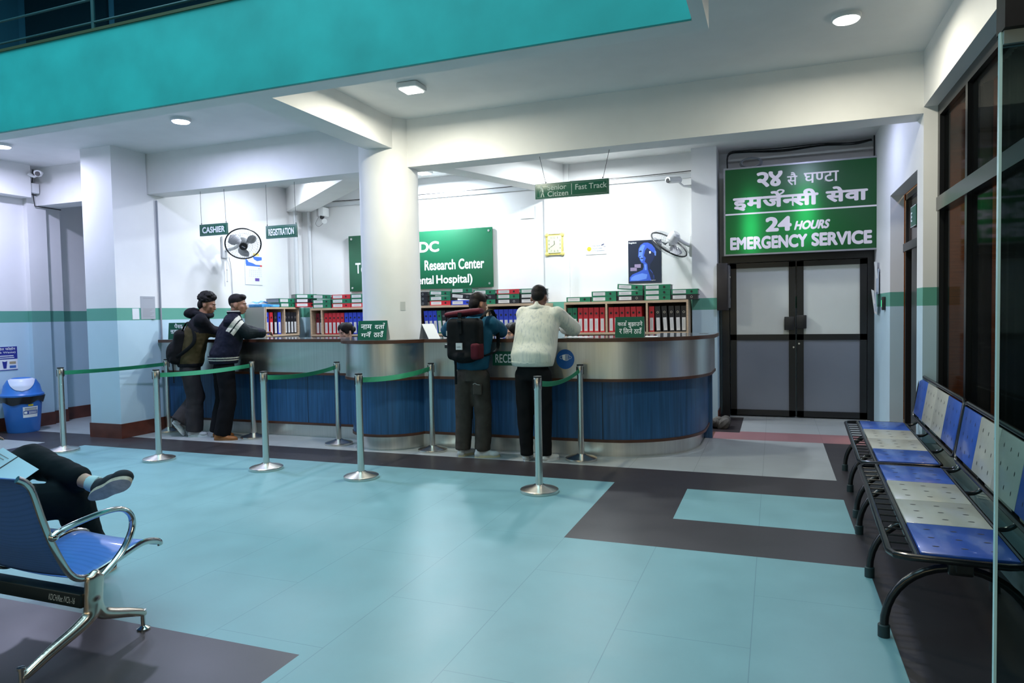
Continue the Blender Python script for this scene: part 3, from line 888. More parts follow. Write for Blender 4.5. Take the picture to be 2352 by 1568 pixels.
L_.merge(sgn(deva(['इ', 'म', 'जे^', 'न/', 'सी'], 0.042), 0.053, 0.627, 0.270, 0.495))
L_.merge(sgn(deva(['से', 'वा'], 0.042), 0.673, 0.939, 0.285, 0.462))
L_.merge(sgn(rect(0, 1, 0, 1), 0.0, 1.0, 0.520, 0.538))
L_.merge(sgn(latin('24', 0.05), 0.276, 0.452, 0.585, 0.757)); L_.merge(sgn(latin('HOURS', 0.05), 0.466, 0.690, 0.648, 0.753, 0.25))
L_.merge(sgn(latin('EMERGENCY', 0.05), 0.032, 0.555, 0.80, 0.953)); L_.merge(sgn(latin('SERVICE', 0.05), 0.581, 0.965, 0.795, 0.95))
obj('lettering', onto(L_, (0, EY, 0), (1, 0, 0), (0, 0, 1)), EW, es)

# green tent signs standing on the counter
def desk_sign(label, cx, cy, w_, h, rz, lean, lines):
    r = thing('counter_sign', label, 'sign', (cx, cy, 1.2695), rz, 'green signs standing on the counter')
    uy = Vector((0, math.sin(lean), math.cos(lean))); ux = Vector((1, 0, 0)); n = Vector((0, -math.cos(lean), math.sin(lean)))
    b = MB(); P = [(-w_ / 2, 0), (w_ / 2, 0), (w_ / 2, h), (-w_ / 2, h)]
    f = [ux * x + uy * y for x, y in P]; k = [p - n * 0.004 for p in f]
    b.add(f + k, [(0, 1, 2, 3), (7, 6, 5, 4), (0, 4, 5, 1), (1, 5, 6, 2), (2, 6, 7, 3), (3, 7, 4, 0)])
    obj('plate', b, SIGNGREEN, r, True)
    g = MB(); top = uy * (h * 0.985); ft = Vector((0, top.y + h * 0.30, 0.001))
    vs_ = [Vector((sx * w_ * 0.5, top.y + 0.006, top.z)) for sx in (-1, 1)] + [Vector((sx * w_ * 0.5, ft.y, 0.001)) for sx in (1, -1)]
    g.add(vs_ + [v + Vector((0, 0.004, 0)) for v in vs_], [(0, 1, 2, 3), (7, 6, 5, 4), (0, 4, 5, 1), (1, 5, 6, 2), (2, 6, 7, 3), (3, 7, 4, 0)])
    obj('rear_leaf', g, WHITEPL, r, True)
    for (tk, x0, x1, y0, y1) in lines: obj('lettering', onto(place(deva(tk, 0.022), x0 * w_, x1 * w_, y0 * h, y1 * h), (0, 0, 0), ux, uy, 0.0015), LETTERWHITE, r, True)
    return r
desk_sign('green counter sign in Nepali script standing before the round column', -4.30, 6.82, 0.36, 0.222, R(6), R(10),
          [(['ना', 'म'], -0.40, -0.02, 0.55, 0.80), (['द', 'ता^'], 0.08, 0.43, 0.55, 0.88), (['ग', 'ने^'], -0.38, -0.03, 0.14, 0.44), (['ठा', 'उँ'], 0.06, 0.40, 0.14, 0.46)])
desk_sign('green counter sign in Nepali script before the red binders near the rounded end', -1.405, 7.14, 0.30, 0.218, R(4), R(10),
          [(['का', 'ड^'], -0.42, -0.10, 0.56, 0.82), (['बु', 'झा', 'उ', 'ने'], -0.06, 0.44, 0.48, 0.80), (['र'], -0.36, -0.26, 0.18, 0.42), (['िल', 'ने'], -0.22, 0.10, 0.18, 0.48), (['ठा', 'उँ'], 0.15, 0.42, 0.18, 0.48)])
p_ = desk_sign('green counter sign in Nepali script at the wall end, partly covered by a slip', -7.74, 7.33, 0.27, 0.23, R(18), R(8),
          [(['पै', 'सा'], -0.20, 0.22, 0.66, 0.96), (['बु', 'झा', 'उ', 'ने'], -0.40, 0.44, 0.34, 0.64), (['ठा', 'उँ'], -0.12, 0.30, 0.05, 0.32)])
obj('paper_slip', onto(rect(0.055, 0.13, 0.04, 0.175), (0, 0, 0), (1, 0, 0), (0, math.sin(R(8)), math.cos(R(8))), 0.004), PAPER, p_, True)
tc_ = thing('tent_card', 'white folded card standing on the counter right of the round column', 'card', (-3.78, 7.22, 1.268), R(-20))
obj('face', MB().add([(-0.012, -0.09, 0.17), (-0.012, 0.09, 0.17), (0.10, 0.09, 0.0), (0.10, -0.09, 0.0), (-0.016, -0.09, 0.17), (-0.016, 0.09, 0.17), (0.096, 0.09, 0.0), (0.096, -0.09, 0.0)], [(0, 1, 2, 3), (4, 7, 6, 5), (0, 3, 7, 4), (1, 5, 6, 2), (0, 4, 5, 1), (2, 6, 7, 3)]), PAPER, tc_, True)
obj('support', MB().add([(-0.018, -0.09, 0.17), (-0.018, 0.09, 0.17), (-0.06, 0.09, 0.0), (-0.06, -0.09, 0.0), (-0.021, -0.09, 0.17), (-0.021, 0.09, 0.17), (-0.063, 0.09, 0.0), (-0.063, -0.09, 0.0)], [(0, 3, 2, 1), (4, 5, 6, 7), (0, 4, 7, 3), (1, 2, 6, 5), (0, 1, 5, 4), (2, 3, 7, 6)]), GREYPL, tc_, True)
# ================================================================== shelves and box files behind the counter
PLY = mat('pale_plywood', (0.50, 0.37, 0.25), 0.5, noise=0.12, nscale=8, stretch=(1, 1, 6))
GREYLAM = mat('grey_laminate', (0.36, 0.34, 0.31), 0.5)
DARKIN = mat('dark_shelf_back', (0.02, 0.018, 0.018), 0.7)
def shelf_unit(label, x0, x1, dividers, y0=9.8, y1=10.255, zt=1.69, zb=1.215, side=None):
    r = thing('shelf_unit', label, 'shelf', ((x0 + x1) / 2, y1, 0), 0, 'file shelves behind the counter')
    obj('top_board', MB().box(x0, x1, y0, y1, zt - 0.035, zt), PLY, r)
    obj('bottom_board', MB().box(x0, x1, y0, y1, zb, zb + 0.03), PLY, r)
    for x in [x0 + 0.013] + dividers + [x1 - 0.013]: obj('divider', MB().box(x - 0.013, x + 0.013, y0, y1, zb + 0.03, zt - 0.035), PLY, r)
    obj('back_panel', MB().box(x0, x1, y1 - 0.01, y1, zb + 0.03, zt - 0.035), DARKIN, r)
    obj('lower_cabinet', MB().box(x0, x1, y0 + 0.02, y1, 0, zb), mat('brown_cabinet', (0.12, 0.06, 0.03), 0.5), r)
    return r
shelf_unit('long open shelf unit half hidden behind the round column, left section', -7.38, -5.50, [-7.15])
shelf_unit('open shelf unit behind the teal jacket, between column and white sweater', -5.48, -3.20, [-4.12])
shelf_unit('plywood shelf unit of red and black files near the black door box', -2.89, -1.11, [-2.26, -1.68])
# the cabinet standing against the cashier's wall, its open front facing right
cb = thing('side_cabinet', 'grey sided plywood cabinet against the wall beside the striped jacket', 'cabinet', (-7.78, 9.4, 0))
obj('top_board', MB().box(-7.995, -7.60, 8.96, 9.79, 1.685, 1.715), PLY, cb)
obj('bottom_board', MB().box(-7.995, -7.60, 8.96, 9.79, 1.24, 1.27), PLY, cb)
obj('end_panel', MB().box(-7.995, -7.61, 8.935, 8.96, 0, 1.715), GREYLAM, cb)
for y in (8.972, 9.42, 9.778): obj('divider', MB().box(-7.98, -7.60, y - 0.012, y + 0.012, 1.27, 1.685), PLY, cb)
obj('back_panel', MB().box(-7.995, -7.98, 8.96, 9.79, 1.27, 1.685), GREYLAM, cb)
obj('lower_cabinet', MB().box(-7.995, -7.62, 8.96, 9.79, 0, 1.24), GREYLAM, cb)

FILE_COL = {'red': (0.50, 0.018, 0.03), 'blue': (0.02, 0.05, 0.50), 'green': (0.010, 0.17, 0.085), 'black': (0.012, 0.013, 0.018), 'dark red': (0.20, 0.012, 0.025)}
FM = {k: mat('file_' + k.replace(' ', '_'), v, 0.4) for k, v in FILE_COL.items()}
LABELM = mat('file_label', (0.62, 0.62, 0.62), 0.6)
INKGREY = mat('faint_ink', (0.32, 0.33, 0.36), 0.6)
# one box file of each colour, standing, spine towards -y: origin at the middle of the foot of its spine
FW, FH, FD = 0.072, 0.36, 0.30
PROTO = {}
def file_proto(color, loc):
    r = thing('box_file', 'x', 'file', loc)
    c = MB()
    c.box(-FW / 2, FW / 2, 0, 0.004, 0, FH); c.box(-FW / 2, -FW / 2 + 0.003, 0.004, FD, 0, FH); c.box(FW / 2 - 0.003, FW / 2, 0.004, FD, 0, FH)
    obj('cover', c, FM[color], r, True)
    obj('paper_block', MB().box(-FW / 2 + 0.006, FW / 2 - 0.006, 0.02, FD - 0.012, 0.006, FH - 0.012), mat('file_pages', (0.25, 0.25, 0.26), 0.8), r, True)
    obj('label', MB().box(-0.024, 0.024, -0.0012, 0, 0.02, 0.20), LABELM, r, True)
    g = MB(); n = 16
    vs = [(rr * math.cos(2 * PI * k / n), -0.002, 0.275 + rr * math.sin(2 * PI * k / n)) for rr in (0.016, 0.011) for k in range(n)]
    g.add(vs, [(k, (k + 1) % n, n + (k + 1) % n, n + k) for k in range(n)])
    obj('finger_ring', g, mat('ring_metal', (0.55, 0.55, 0.55), 0.3, 0.8) if color == 'black' else BLACKPL, r, True)
    obj('finger_hole', MB().add([(0.011 * math.cos(2 * PI * k / n), -0.0021, 0.275 + 0.011 * math.sin(2 * PI * k / n)) for k in range(n)], [list(range(n))]), BLACKPL, r, True)
    ink = MB()
    for x in (-0.008, 0.004): ink.merge(onto(rect(x, x + 0.003, 0.05, 0.17), (0, -0.0013, 0), (1, 0, 0), (0, 0, 1), 0.0004))
    obj('writing', ink, INKGREY, r, True)
    return r
def put_file(color, loc, rot, label, group):
    if color not in PROTO:
        r = file_proto(color, (0, 0, 0)); PROTO[color] = r
        r.location = loc; r.rotation_euler = rot; r['label'] = label; r['group'] = group
        return r
    return dup(PROTO[color], loc, rot, label, group)
def standing(color, x, y, z, label, group, lean=0.0, rz=0.0):
    # lean tips the top sideways; the foot edge stays on the board
    e = Euler((0, lean, rz)); dz = abs(math.sin(lean)) * FW / 2
    return put_file(color, (x, y, z + dz), e, label, group)
def lying(color, xc, y, z, label, group, rz=0.0, tilt=0.0):
    # laid flat, spine to the front, label at the left, hole at the right
    e = Matrix.Rotation(rz, 3, 'Z') @ Matrix.Rotation(tilt, 3, 'Y') @ Matrix.Rotation(R(90), 3, 'Y')
    M3 = e; off = M3 @ Vector((0, 0, FH / 2))
    return put_file(color, tuple(Vector((xc, y, z + FW / 2)) - off), M3.to_euler(), label, group)
ORD = ['first', 'second', 'third', 'fourth', 'fifth', 'sixth', 'seventh', 'eighth']
def row(colors, xs_, y, z, where, group, leans=None, axis='x'):
    cnt = {}; tot = {c: colors.count(c) for c in colors}
    for i, (c, x) in enumerate(zip(colors, xs_)):
        cnt[c] = cnt.get(c, 0) + 1
        num = (ORD[cnt[c] - 1] + ' ') if tot[c] > 1 else ''
        lab = f'{num}{c} box file from left {where}' if tot[c] > 1 else f'single {c} box file {where}'
        ln = leans[i] if leans else 0.0
        if axis == 'x': standing(c, x, y, z, lab, group, ln)
        else: standing(c, y, x, z, lab, group, ln, R(90))
ZB = 1.2455
row(['red'] * 5 + ['blue'] * 6, [-7.085 + 0.0795 * k for k in range(5)] + [-6.675 + 0.082 * k for k in range(6)], 9.84, ZB, 'left of the round column', 'box files standing in the column shelf', [0] * 5 + [-0.03, -0.03, -0.03, -0.03, -0.03, -0.03])
row(['black', 'dark red'], [-7.225, -7.30], 9.90, ZB, 'in the dark corner slot beside the plywood divider', 'box files in the corner slot')
row(['blue', 'blue', 'blue', 'green', 'black', 'black', 'black', 'black', 'black', 'black', 'black', 'black'], [-5.17 + 0.0775 * k for k in range(12)], 9.84, ZB, 'behind the maroon backpack', 'box files standing in the middle shelf', [-0.07] * 5 + [-0.04] * 7)
row(['black', 'blue', 'blue', 'blue', 'blue', 'blue', 'blue', 'blue', 'black', 'black', 'black'], [-4.055 + 0.0785 * k for k in range(11)], 9.84, ZB, 'in the middle shelf above a clerk', 'box files standing in the middle shelf', [-0.02] * 11)
row(['green', 'green', 'red', 'red', 'red', 'red', 'red'], [-2.815, -2.74, -2.655, -2.575, -2.495, -2.415, -2.33], 9.84, ZB, 'in the first plywood slot', 'box files standing in the plywood unit')
row(['red'] * 6, [-2.20, -2.12, -2.035, -1.95, -1.865, -1.78], 9.84, ZB, 'behind the right counter sign', 'box files standing in the plywood unit', [0, -0.01, -0.02, -0.03, -0.04, -0.05])
row(['red'] + ['black'] * 5, [-1.62, -1.525, -1.425, -1.335, -1.25, -1.175], 9.84, ZB, 'in the last plywood slot', 'box files standing in the plywood unit', [0, -0.03, -0.06, -0.04, -0.03, 0])
row(['blue', 'red', 'black', 'blue'], [9.025, 9.125, 9.225, 9.32], -7.63, 1.271, 'in the near side cabinet half', 'box files standing in the side cabinet', None, 'y')
row(['black'] * 4, [9.48, 9.56, 9.64, 9.72], -7.63, 1.271, 'in the far side cabinet half', 'box files standing in the side cabinet', None, 'y')
# flat stacks on top of the shelves: colour, x, level, turn, tilt
LEVEL = ['lying lowest in', 'lying midway in', 'lying topmost in']
def stack(xc, cols, where, tilts=None, turns=None, y=9.83, z=1.6905, step=0.0735):
    zz = z
    for i, c in enumerate(cols):
        tl = tilts[i] if tilts else 0; tr = turns[i] if turns else 0
        lift = abs(math.sin(tl)) * FH / 2
        lv = LEVEL[i] if len(cols) == 3 else (LEVEL[0], LEVEL[2])[i] if len(cols) == 2 else 'alone as'
        lab = f'{c} box file {lv} {where}' if len(cols) > 1 else f'{c} box file lying alone {where}'
        lying(c, xc, y, zz + lift, lab, 'box files lying on the shelf tops', tr, tl)
        zz += step + lift * 2 * 0.98
stack(-7.16, ['green', 'green', 'green'], 'the all green stack above the corner slot', [0, 0, 0.05], [0, 0.015, -0.015])
stack(-6.77, ['red', 'green', 'red'], 'the red and green stack left of the board edge', None, [0, 0.01, -0.015])
stack(-6.40, ['red', 'green', 'green'], 'the stack under the left edge of the green board', None, [0.01, 0.0, 0.012])
stack(-5.33, ['black', 'black', 'black'], 'the all black stack touching the round column')
stack(-4.93, ['red', 'green', 'green'], 'the first stack right of the round column', [0, 0, 0.05], [0, -0.01, 0.01])
stack(-4.555, ['blue', 'black', 'green'], 'the slanting stack left of the dark haired head', [0, 0.11, 0.0], [0, 0, 0])
stack(-4.17, ['green', 'black', 'green'], 'the stack just right of the dark haired head', [0, 0, 0.02])
stack(-3.78, ['black', 'green', 'red'], 'the stack topped by a red file', None, [0, 0.012, -0.01])
stack(-3.40, ['black', 'black', 'green'], 'the stack behind the cropped head')
stack(-2.68, ['green'], 'above the first slot of the plywood unit')
stack(-2.30, ['green', 'green'], 'the two file stack on the plywood unit')
stack(-1.92, ['black', 'green', 'green'], 'the stack below the left edge of the dark poster', [0, 0, 0.07])
stack(-1.535, ['green', 'green', 'green'], 'the stack below the wall fan', None, [0, 0.0, -0.012])
stack(-1.163, ['black', 'green'], 'the stack against the grey pillar')
# turned stacks in the corner
for i, (c, lb) in enumerate((('green', 'lower green box file turned sideways on the side cabinet'), ('green', 'upper green box file turned sideways on the side cabinet'))):
    lying(c, -7.62, 9.525 - 0.01 * i, 1.7155 + 0.0735 * i, lb, 'box files lying on the shelf tops', R(90 - 4 * i))
for i, (c, lb) in enumerate((('red', 'red box file at the bottom of the slanted corner stack'), ('black', 'black box file in the middle of the slanted corner stack'), ('green', 'green box file on top of the slanted corner stack'))):
    lying(c, -7.47, 9.83, 1.7155 + 0.0735 * i, lb, 'box files lying on the shelf tops', R(50 + 2 * i))
# blue packets and loose sheets on the cabinet
BLUEPK = mat('blue_packet', (0.03, 0.22, 0.50), 0.35, noise=0.3, nscale=25); SKYPK = mat('sky_packet', (0.10, 0.42, 0.80), 0.3)
tag(obj('packet', MB().rbox(-7.93, -7.66, 8.95, 9.16, 1.7155, 1.765, 0.012), BLUEPK), 'deep blue packet on the near end of the side cabinet', 'packet', 'packets on the side cabinet')
tag(obj('packet', MB().rbox(-7.90, -7.615, 9.165, 9.325, 1.7155, 1.757, 0.012), SKYPK), 'sky blue packet lying in front of the turned green files', 'packet', 'packets on the side cabinet')
mb = MB(); vs_ = []
for i in range(7):
    for k in range(5): vs_.append((-7.93 + 0.24 * i / 6, 8.97 + 0.17 * k / 4, 1.788 + 0.02 * math.sin(i * 1.3 + k) * math.sin(PI * i / 6) + 0.022 * math.sin(PI * k / 4)))
mb.add(vs_, [(i * 5 + k, i * 5 + 5 + k, i * 5 + 6 + k, i * 5 + 1 + k) for i in range(6) for k in range(4)], 0, True)
tag(obj('plastic_bag', mb, SKYPK), 'crumpled light blue plastic bag on the deep blue packet', 'bag')

# ================================================================== wall fittings
def fan(name_label, hub, facing, mount, cage_r, back_col, brand):
    r = thing('wall_fan', name_label, 'fan', hub)
    n = Vector(facing).normalized(); up = Vector((0, 0, 1)); sx = up.cross(n).normalized(); sy = n.cross(sx)
    H = Vector(hub)
    def P(a, rad, d): return H + (sx * math.cos(a) + sy * math.sin(a)) * rad + n * d
    K = 40
    ringm = mat('fan_ring_dark', (0.02, 0.02, 0.022), 0.4)
    obj('cage_ring', MB().tube([P(2 * PI * k / K, cage_r, 0.0) for k in range(K)], 0.011, 8, closed=True), ringm, r)
    g = MB()
    for k in range(44):
        a = 2 * PI * k / 44
        g.tube([P(a, 0.06, 0.085), P(a + 0.15, cage_r * 0.55, 0.08), P(a + 0.25, cage_r * 0.9, 0.05), P(a + 0.28, cage_r, 0.0)], 0.0013, 4)
    for rr, d in ((cage_r * 0.5, 0.082), (cage_r * 0.8, 0.062)): g.tube([P(2 * PI * k / K, rr, d) for k in range(K)], 0.0016, 4, closed=True)
    obj('front_grille', g, mat('fan_wire', (0.30, 0.31, 0.32), 0.4, 0.6), r)
    g = MB()
    for k in range(36):
        a = 2 * PI * k / 36
        g.tube([P(a, 0.07, -0.09), P(a, cage_r * 0.6, -0.085), P(a, cage_r * 0.93, -0.05), P(a, cage_r, 0.0)], 0.0013, 4)
    obj('rear_grille', g, mat('fan_wire', (0.30, 0.31, 0.32), 0.4, 0.6), r)
    bl = mat('fan_blade_clear', (0.45, 0.45, 0.47), 0.3)
    for q in range(3):
        a0 = 2 * PI * q / 3 + 0.4; b = MB(); vs = []; N = 9
        for i in range(N + 1):
            t = i / N; rad = 0.04 + (cage_r * 0.86 - 0.04) * t; wd = 0.22 + 0.36 * math.sin(PI * min(1, t * 0.9 + 0.1))
            for s_ in (-1, 0, 1): vs.append(P(a0 + s_ * wd + t * 0.25, rad, 0.03 * s_))
        b.add(vs, [(i * 3 + s_, i * 3 + 3 + s_, i * 3 + 4 + s_, i * 3 + 1 + s_) for i in range(N) for s_ in range(2)], 0, True)
        o_ = obj('blade', b, bl, r)
        md = o_.modifiers.new('thickness', 'SOLIDIFY'); md.thickness = 0.003
    cap = MB().tube([H + n * 0.075, H + n * 0.095, H + n * 0.100], [0.062, 0.058, 0.03], 28)
    co = obj('hub_cap', cap, BLACKPL if brand else WHITEPL, r)
    if brand: obj('badge', onto(rect(-0.028, 0.028, -0.007, 0.007), H + n * 0.101, (sx * 0.85 - sy * 0.5).normalized(), (sy * 0.85 + sx * 0.5).normalized(), 0.001), mat('badge_silver', (0.45, 0.45, 0.5), 0.4), co)
    bt = H - n * 0.10
    obj('motor', MB().tube([H - n * 0.03, H - n * 0.05, H - n * 0.17, H - n * 0.20], [0.055, 0.085, 0.08, 0.05], 24), back_col, r)
    M_ = Vector(mount)
    obj('arm', MB().tube(smooth_path([H - n * 0.15, H - n * 0.15 + (M_ - H) * 0.35 + Vector((0, 0, -0.08)), M_], 6), 0.026, 12), back_col, r)
    return r
f1 = fan('black ringed wall fan turned to the room beside the CASHIER sign', (-7.52, 8.42, 2.67), (0.58, -0.60, -0.55), (-7.96, 8.53, 2.60), 0.255, WHITEPL, True)
obj('wall_mount', MB().rbox(-8.0, -7.955, 8.47, 8.59, 2.48, 2.82, 0.015), WHITEPL, f1)
obj('pull_cord', MB().tube([(-7.95, 8.53, 2.48), (-7.96, 8.54, 2.30), (-7.96, 8.54, 2.12)], 0.003, 6).ball((-7.96, 8.54, 2.30), 0.011, 8, 6).ball((-7.96, 8.54, 2.12), 0.011, 8, 6), mat('cord_white', (0.5, 0.5, 0.5), 0.6), f1)
obj('power_cord', MB().tube(smooth_path([(-7.965, 8.60, 2.50), (-7.985, 8.66, 2.30), (-7.985, 8.67, 2.0), (-7.985, 8.70, 1.6)], 5), 0.004, 6), mat('cord_grey', (0.3, 0.3, 0.3), 0.6), f1)
f2 = fan('white wall fan seen from behind, reaching out from the grey pillar', (-1.39, 10.0, 2.475), (-0.55, 0.30, -0.72), (-1.10, 10.16, 2.45), 0.285, WHITEPL, False)
obj('wall_mount', MB().rbox(-1.125, -1.085, 10.09, 10.23, 2.30, 2.60, 0.015), WHITEPL, f2)

def flat_panel(name, label, cat, x0, x1, z0, z1, y, m, th=0.006, group=None):
    r = thing(name, label, cat, ((x0 + x1) / 2, y, z0), 0, group)
    obj('sheet', MB().box(x0, x1, y - th, y, z0, z1), m, r)
    return r
FX = ((1, 0, 0), (0, 0, 1))
# dark poster of a blue-lit face: plain generic portrait
po = flat_panel('poster', 'dark poster of a blue lit face beside the white wall fan', 'poster', -2.03, -1.545, 1.955, 2.585, 10.3, mat('poster_navy', (0.018, 0.026, 0.05), 0.35), 0.008)
PB = mat('poster_blue', (0.05, 0.12, 0.62), 0.4); PL = mat('poster_light_blue', (0.16, 0.30, 0.85), 0.4); PD = mat('poster_shadow', (0.02, 0.03, 0.09), 0.4)
def pz(pts, w_=0.485, h_=0.63): return poly([(-2.03 + x * w_, 1.955 + (1 - y) * h_) for x, y in pts])
Y_ = (0, 10.292, 0)
def el(cx, cy, rx, ry, n=26, t0=0.0, t1=2 * PI, rot=0.0):
    P = []
    for k in range(n):
        a = t0 + (t1 - t0) * k / n; x_, y_ = rx * math.cos(a), ry * math.sin(a)
        P.append((cx + x_ * math.cos(rot) - y_ * math.sin(rot), cy + x_ * math.sin(rot) + y_ * math.cos(rot)))
    return P
sk = MB()
sk.merge(pz([(0.31, 0.30), (0.32, 0.20), (0.38, 0.11), (0.48, 0.06), (0.60, 0.06), (0.72, 0.11), (0.81, 0.20), (0.85, 0.30), (0.80, 0.40), (0.72, 0.50), (0.66, 0.56), (0.66, 0.68), (0.72, 0.74), (0.78, 0.84), (0.78, 0.95), (0.03, 0.95), (0.04, 0.86), (0.12, 0.79), (0.30, 0.74), (0.44, 0.69), (0.47, 0.62), (0.46, 0.54), (0.40, 0.52), (0.36, 0.47), (0.34, 0.41), (0.30, 0.38)]))
obj('portrait', onto(sk, Y_, *FX, 0.001), PB, po)
sd_ = MB(); sd_.merge(pz([(0.52, 0.24), (0.58, 0.18), (0.70, 0.26), (0.80, 0.32), (0.84, 0.34), (0.76, 0.48), (0.66, 0.57), (0.66, 0.70), (0.76, 0.80), (0.78, 0.95), (0.70, 0.95), (0.60, 0.70), (0.58, 0.56), (0.50, 0.50), (0.54, 0.42), (0.48, 0.36)]))
obj('shaded_side', onto(sd_, Y_, *FX, 0.0014), PD, po)
for hl in (pz([(0.33, 0.28), (0.35, 0.18), (0.44, 0.10), (0.52, 0.12), (0.47, 0.22), (0.44, 0.34), (0.46, 0.44), (0.42, 0.50), (0.37, 0.45), (0.35, 0.40), (0.32, 0.37)]), pz([(0.07, 0.93), (0.09, 0.86), (0.2, 0.81), (0.42, 0.77), (0.58, 0.80), (0.55, 0.9), (0.3, 0.94)]), pz([(0.49, 0.56), (0.55, 0.57), (0.56, 0.70), (0.50, 0.70)]), pz([(0.80, 0.25), (0.85, 0.28), (0.84, 0.38), (0.80, 0.36)])):
    obj('highlight', onto(hl, Y_, *FX, 0.0018), PL, po)
dk = MB(); dk.merge(pz([(0.33, 0.255), (0.38, 0.235), (0.42, 0.25), (0.41, 0.27), (0.35, 0.275)])); dk.merge(pz([(0.50, 0.25), (0.56, 0.23), (0.60, 0.26), (0.54, 0.275)])); dk.merge(pz([(0.36, 0.425), (0.42, 0.41), (0.48, 0.42), (0.43, 0.44)])); dk.merge(pz([(0.33, 0.37), (0.38, 0.365), (0.38, 0.38), (0.34, 0.385)]))
obj('feature', onto(dk, Y_, *FX, 0.0022), PD, po)
pk = MB(); pk.merge(pz([(0.19, 0.555), (0.38, 0.555), (0.38, 0.64), (0.19, 0.64)])); pk.merge(pz([(0.06, 0.63), (0.26, 0.63), (0.26, 0.71), (0.06, 0.71)]))
obj('caption_block', onto(pk, Y_, *FX, 0.0015), mat('poster_mauve', (0.34, 0.26, 0.42), 0.5), po)
tx = MB(); tx.merge(place(latin('Regident', 0.02), -2.02, -1.905, 2.535, 2.565)); tx.merge(place(latin('Regident', 0.01), -1.70, -1.63, 1.985, 1.998)); tx.merge(rect(-1.72, -1.695, 2.385, 2.42))
obj('lettering', onto(tx, Y_, *FX, 0.002), LETTERWHITE, po)
# clock
ck = thing('wall_clock', 'square yellow framed wall clock above the cropped head', 'clock', (-3.16, 10.3, 2.42))
YEL = mat('clock_yellow', (0.72, 0.62, 0.20), 0.4)
fr_ = MB(); fr_.rbox(-3.295, -3.02, 10.245, 10.26, 2.43, 2.75, 0.02); 
for x in (-3.28, -3.035):
    for z in (2.445, 2.735): fr_.ball((x, 10.25, z), (0.035, 0.014, 0.035), 12, 8)
obj('frame', fr_, YEL, ck)
obj('dial', MB().box(-3.265, -3.05, 10.238, 10.246, 2.46, 2.72), mat('clock_dial', (0.68, 0.72, 0.52), 0.5), ck)
hd = MB(); c0 = (-3.157, 2.59)
for ang, ln, wd in ((97, 0.055, 0.008), (213, 0.085, 0.006)): hd.merge(stroke([c0, (c0[0] + ln * math.cos(R(ang)) * 0.5, c0[1] + ln * math.sin(R(ang)) * 0.5), (c0[0] + ln * math.cos(R(ang)), c0[1] + ln * math.sin(R(ang)))], wd))
obj('hand', onto(hd, (0, 10.237, 0), *FX, 0.001), BLACKPL, ck)
nm = MB()
for k in range(12):
    a = PI / 2 - k * PI / 6; sx_ = math.cos(a); sz_ = math.sin(a); s_ = 0.088 / max(abs(sx_), abs(sz_))
    nm.merge(place(latin(str(k or 12)), c0[0] + sx_ * s_ - (0.004 if k == 1 else 0.012), c0[0] + sx_ * s_ + (0.004 if k == 1 else 0.012), c0[1] + sz_ * s_ * 1.15 - 0.013, c0[1] + sz_ * s_ * 1.15 + 0.013))
obj('numeral', onto(nm, (0, 10.238, 0), *FX, 0.001), mat('clock_ink', (0.28, 0.30, 0.18), 0.6), ck)
# smile notice
sn = flat_panel('notice', 'white notice with a yellow smiling face on the back wall', 'notice', -2.68, -2.36, 2.41, 2.58, 10.3, PAPER)
Y_ = (0, 10.294, 0)
obj('smiling_face', onto(disc(-2.625, 2.495, 0.034), Y_, *FX, 0.001), mat('smile_yellow', (0.85, 0.62, 0.02), 0.5), sn)
e_ = MB(); e_.merge(disc(-2.637, 2.505, 0.004, 10)); e_.merge(disc(-2.613, 2.505, 0.004, 10)); e_.merge(stroke([(-2.645, 2.488), (-2.625, 2.474), (-2.605, 2.488)], 0.005))
for i, s_ in enumerate(('Keep Smile', 'You are Under', 'CCTV Surveillance')): e_.merge(place(latin(s_), -2.58, (-2.45, -2.42, -2.39)[i], 2.53 - 0.037 * i, 2.55 - 0.037 * i))
e_.merge(poly([(-2.44, 2.55), (-2.40, 2.57), (-2.39, 2.555), (-2.43, 2.535)])); e_.merge(stroke([(-2.405, 2.54), (-2.385, 2.52), (-2.37, 2.53)], 0.006))
obj('print', onto(e_, Y_, *FX, 0.002), mat('notice_ink', (0.06, 0.07, 0.14), 0.6), sn)
cv = flat_panel('cover_plate', 'blank white cover plate high on the back wall near the clock', 'plate', -3.72, -3.50, 3.02, 3.21, 10.3, WHITEPL, 0.012)

# calendar on the cashier's wall (sheet faces +x)
FXX = ((0, 1, 0), (0, 0, 1))
ca = thing('wall_calendar', 'white wall calendar with blue bands below the black fan', 'calendar', (-8.0, 9.17, 2.09))
obj('sheet', MB().box(-8.0, -7.99, 8.97, 9.375, 2.09, 2.64), PAPER, ca)
def cz(x0, x1, y0, y1): return rect(8.97 + x0 * 0.405, 8.97 + x1 * 0.405, 2.09 + (1 - y1) * 0.55, 2.09 + (1 - y0) * 0.55)
def cpoly(pts): return poly([(8.97 + x * 0.405, 2.09 + (1 - y) * 0.55) for x, y in pts])
m_ = MB(); m_.merge(cz(0.06, 0.98, 0.40, 0.45)); m_.merge(cpoly([(0.45, 0.16), (0.98, 0.16), (0.98, 0.25), (0.7, 0.29), (0.52, 0.24)])); m_.merge(cpoly([(0.04, 0.25), (0.16, 0.28), (0.2, 0.33), (0.45, 0.36), (0.62, 0.40), (0.04, 0.40)]))
obj('blue_band', onto(m_, (-7.99, 0, 0), *FXX, 0.001), mat('calendar_blue', (0.05, 0.16, 0.58), 0.5), ca)
obj('yellow_band', onto(cz(0.48, 0.82, 0.06, 0.13), (-7.99, 0, 0), *FXX, 0.001), mat('calendar_yellow', (0.75, 0.58, 0.12), 0.5), ca)
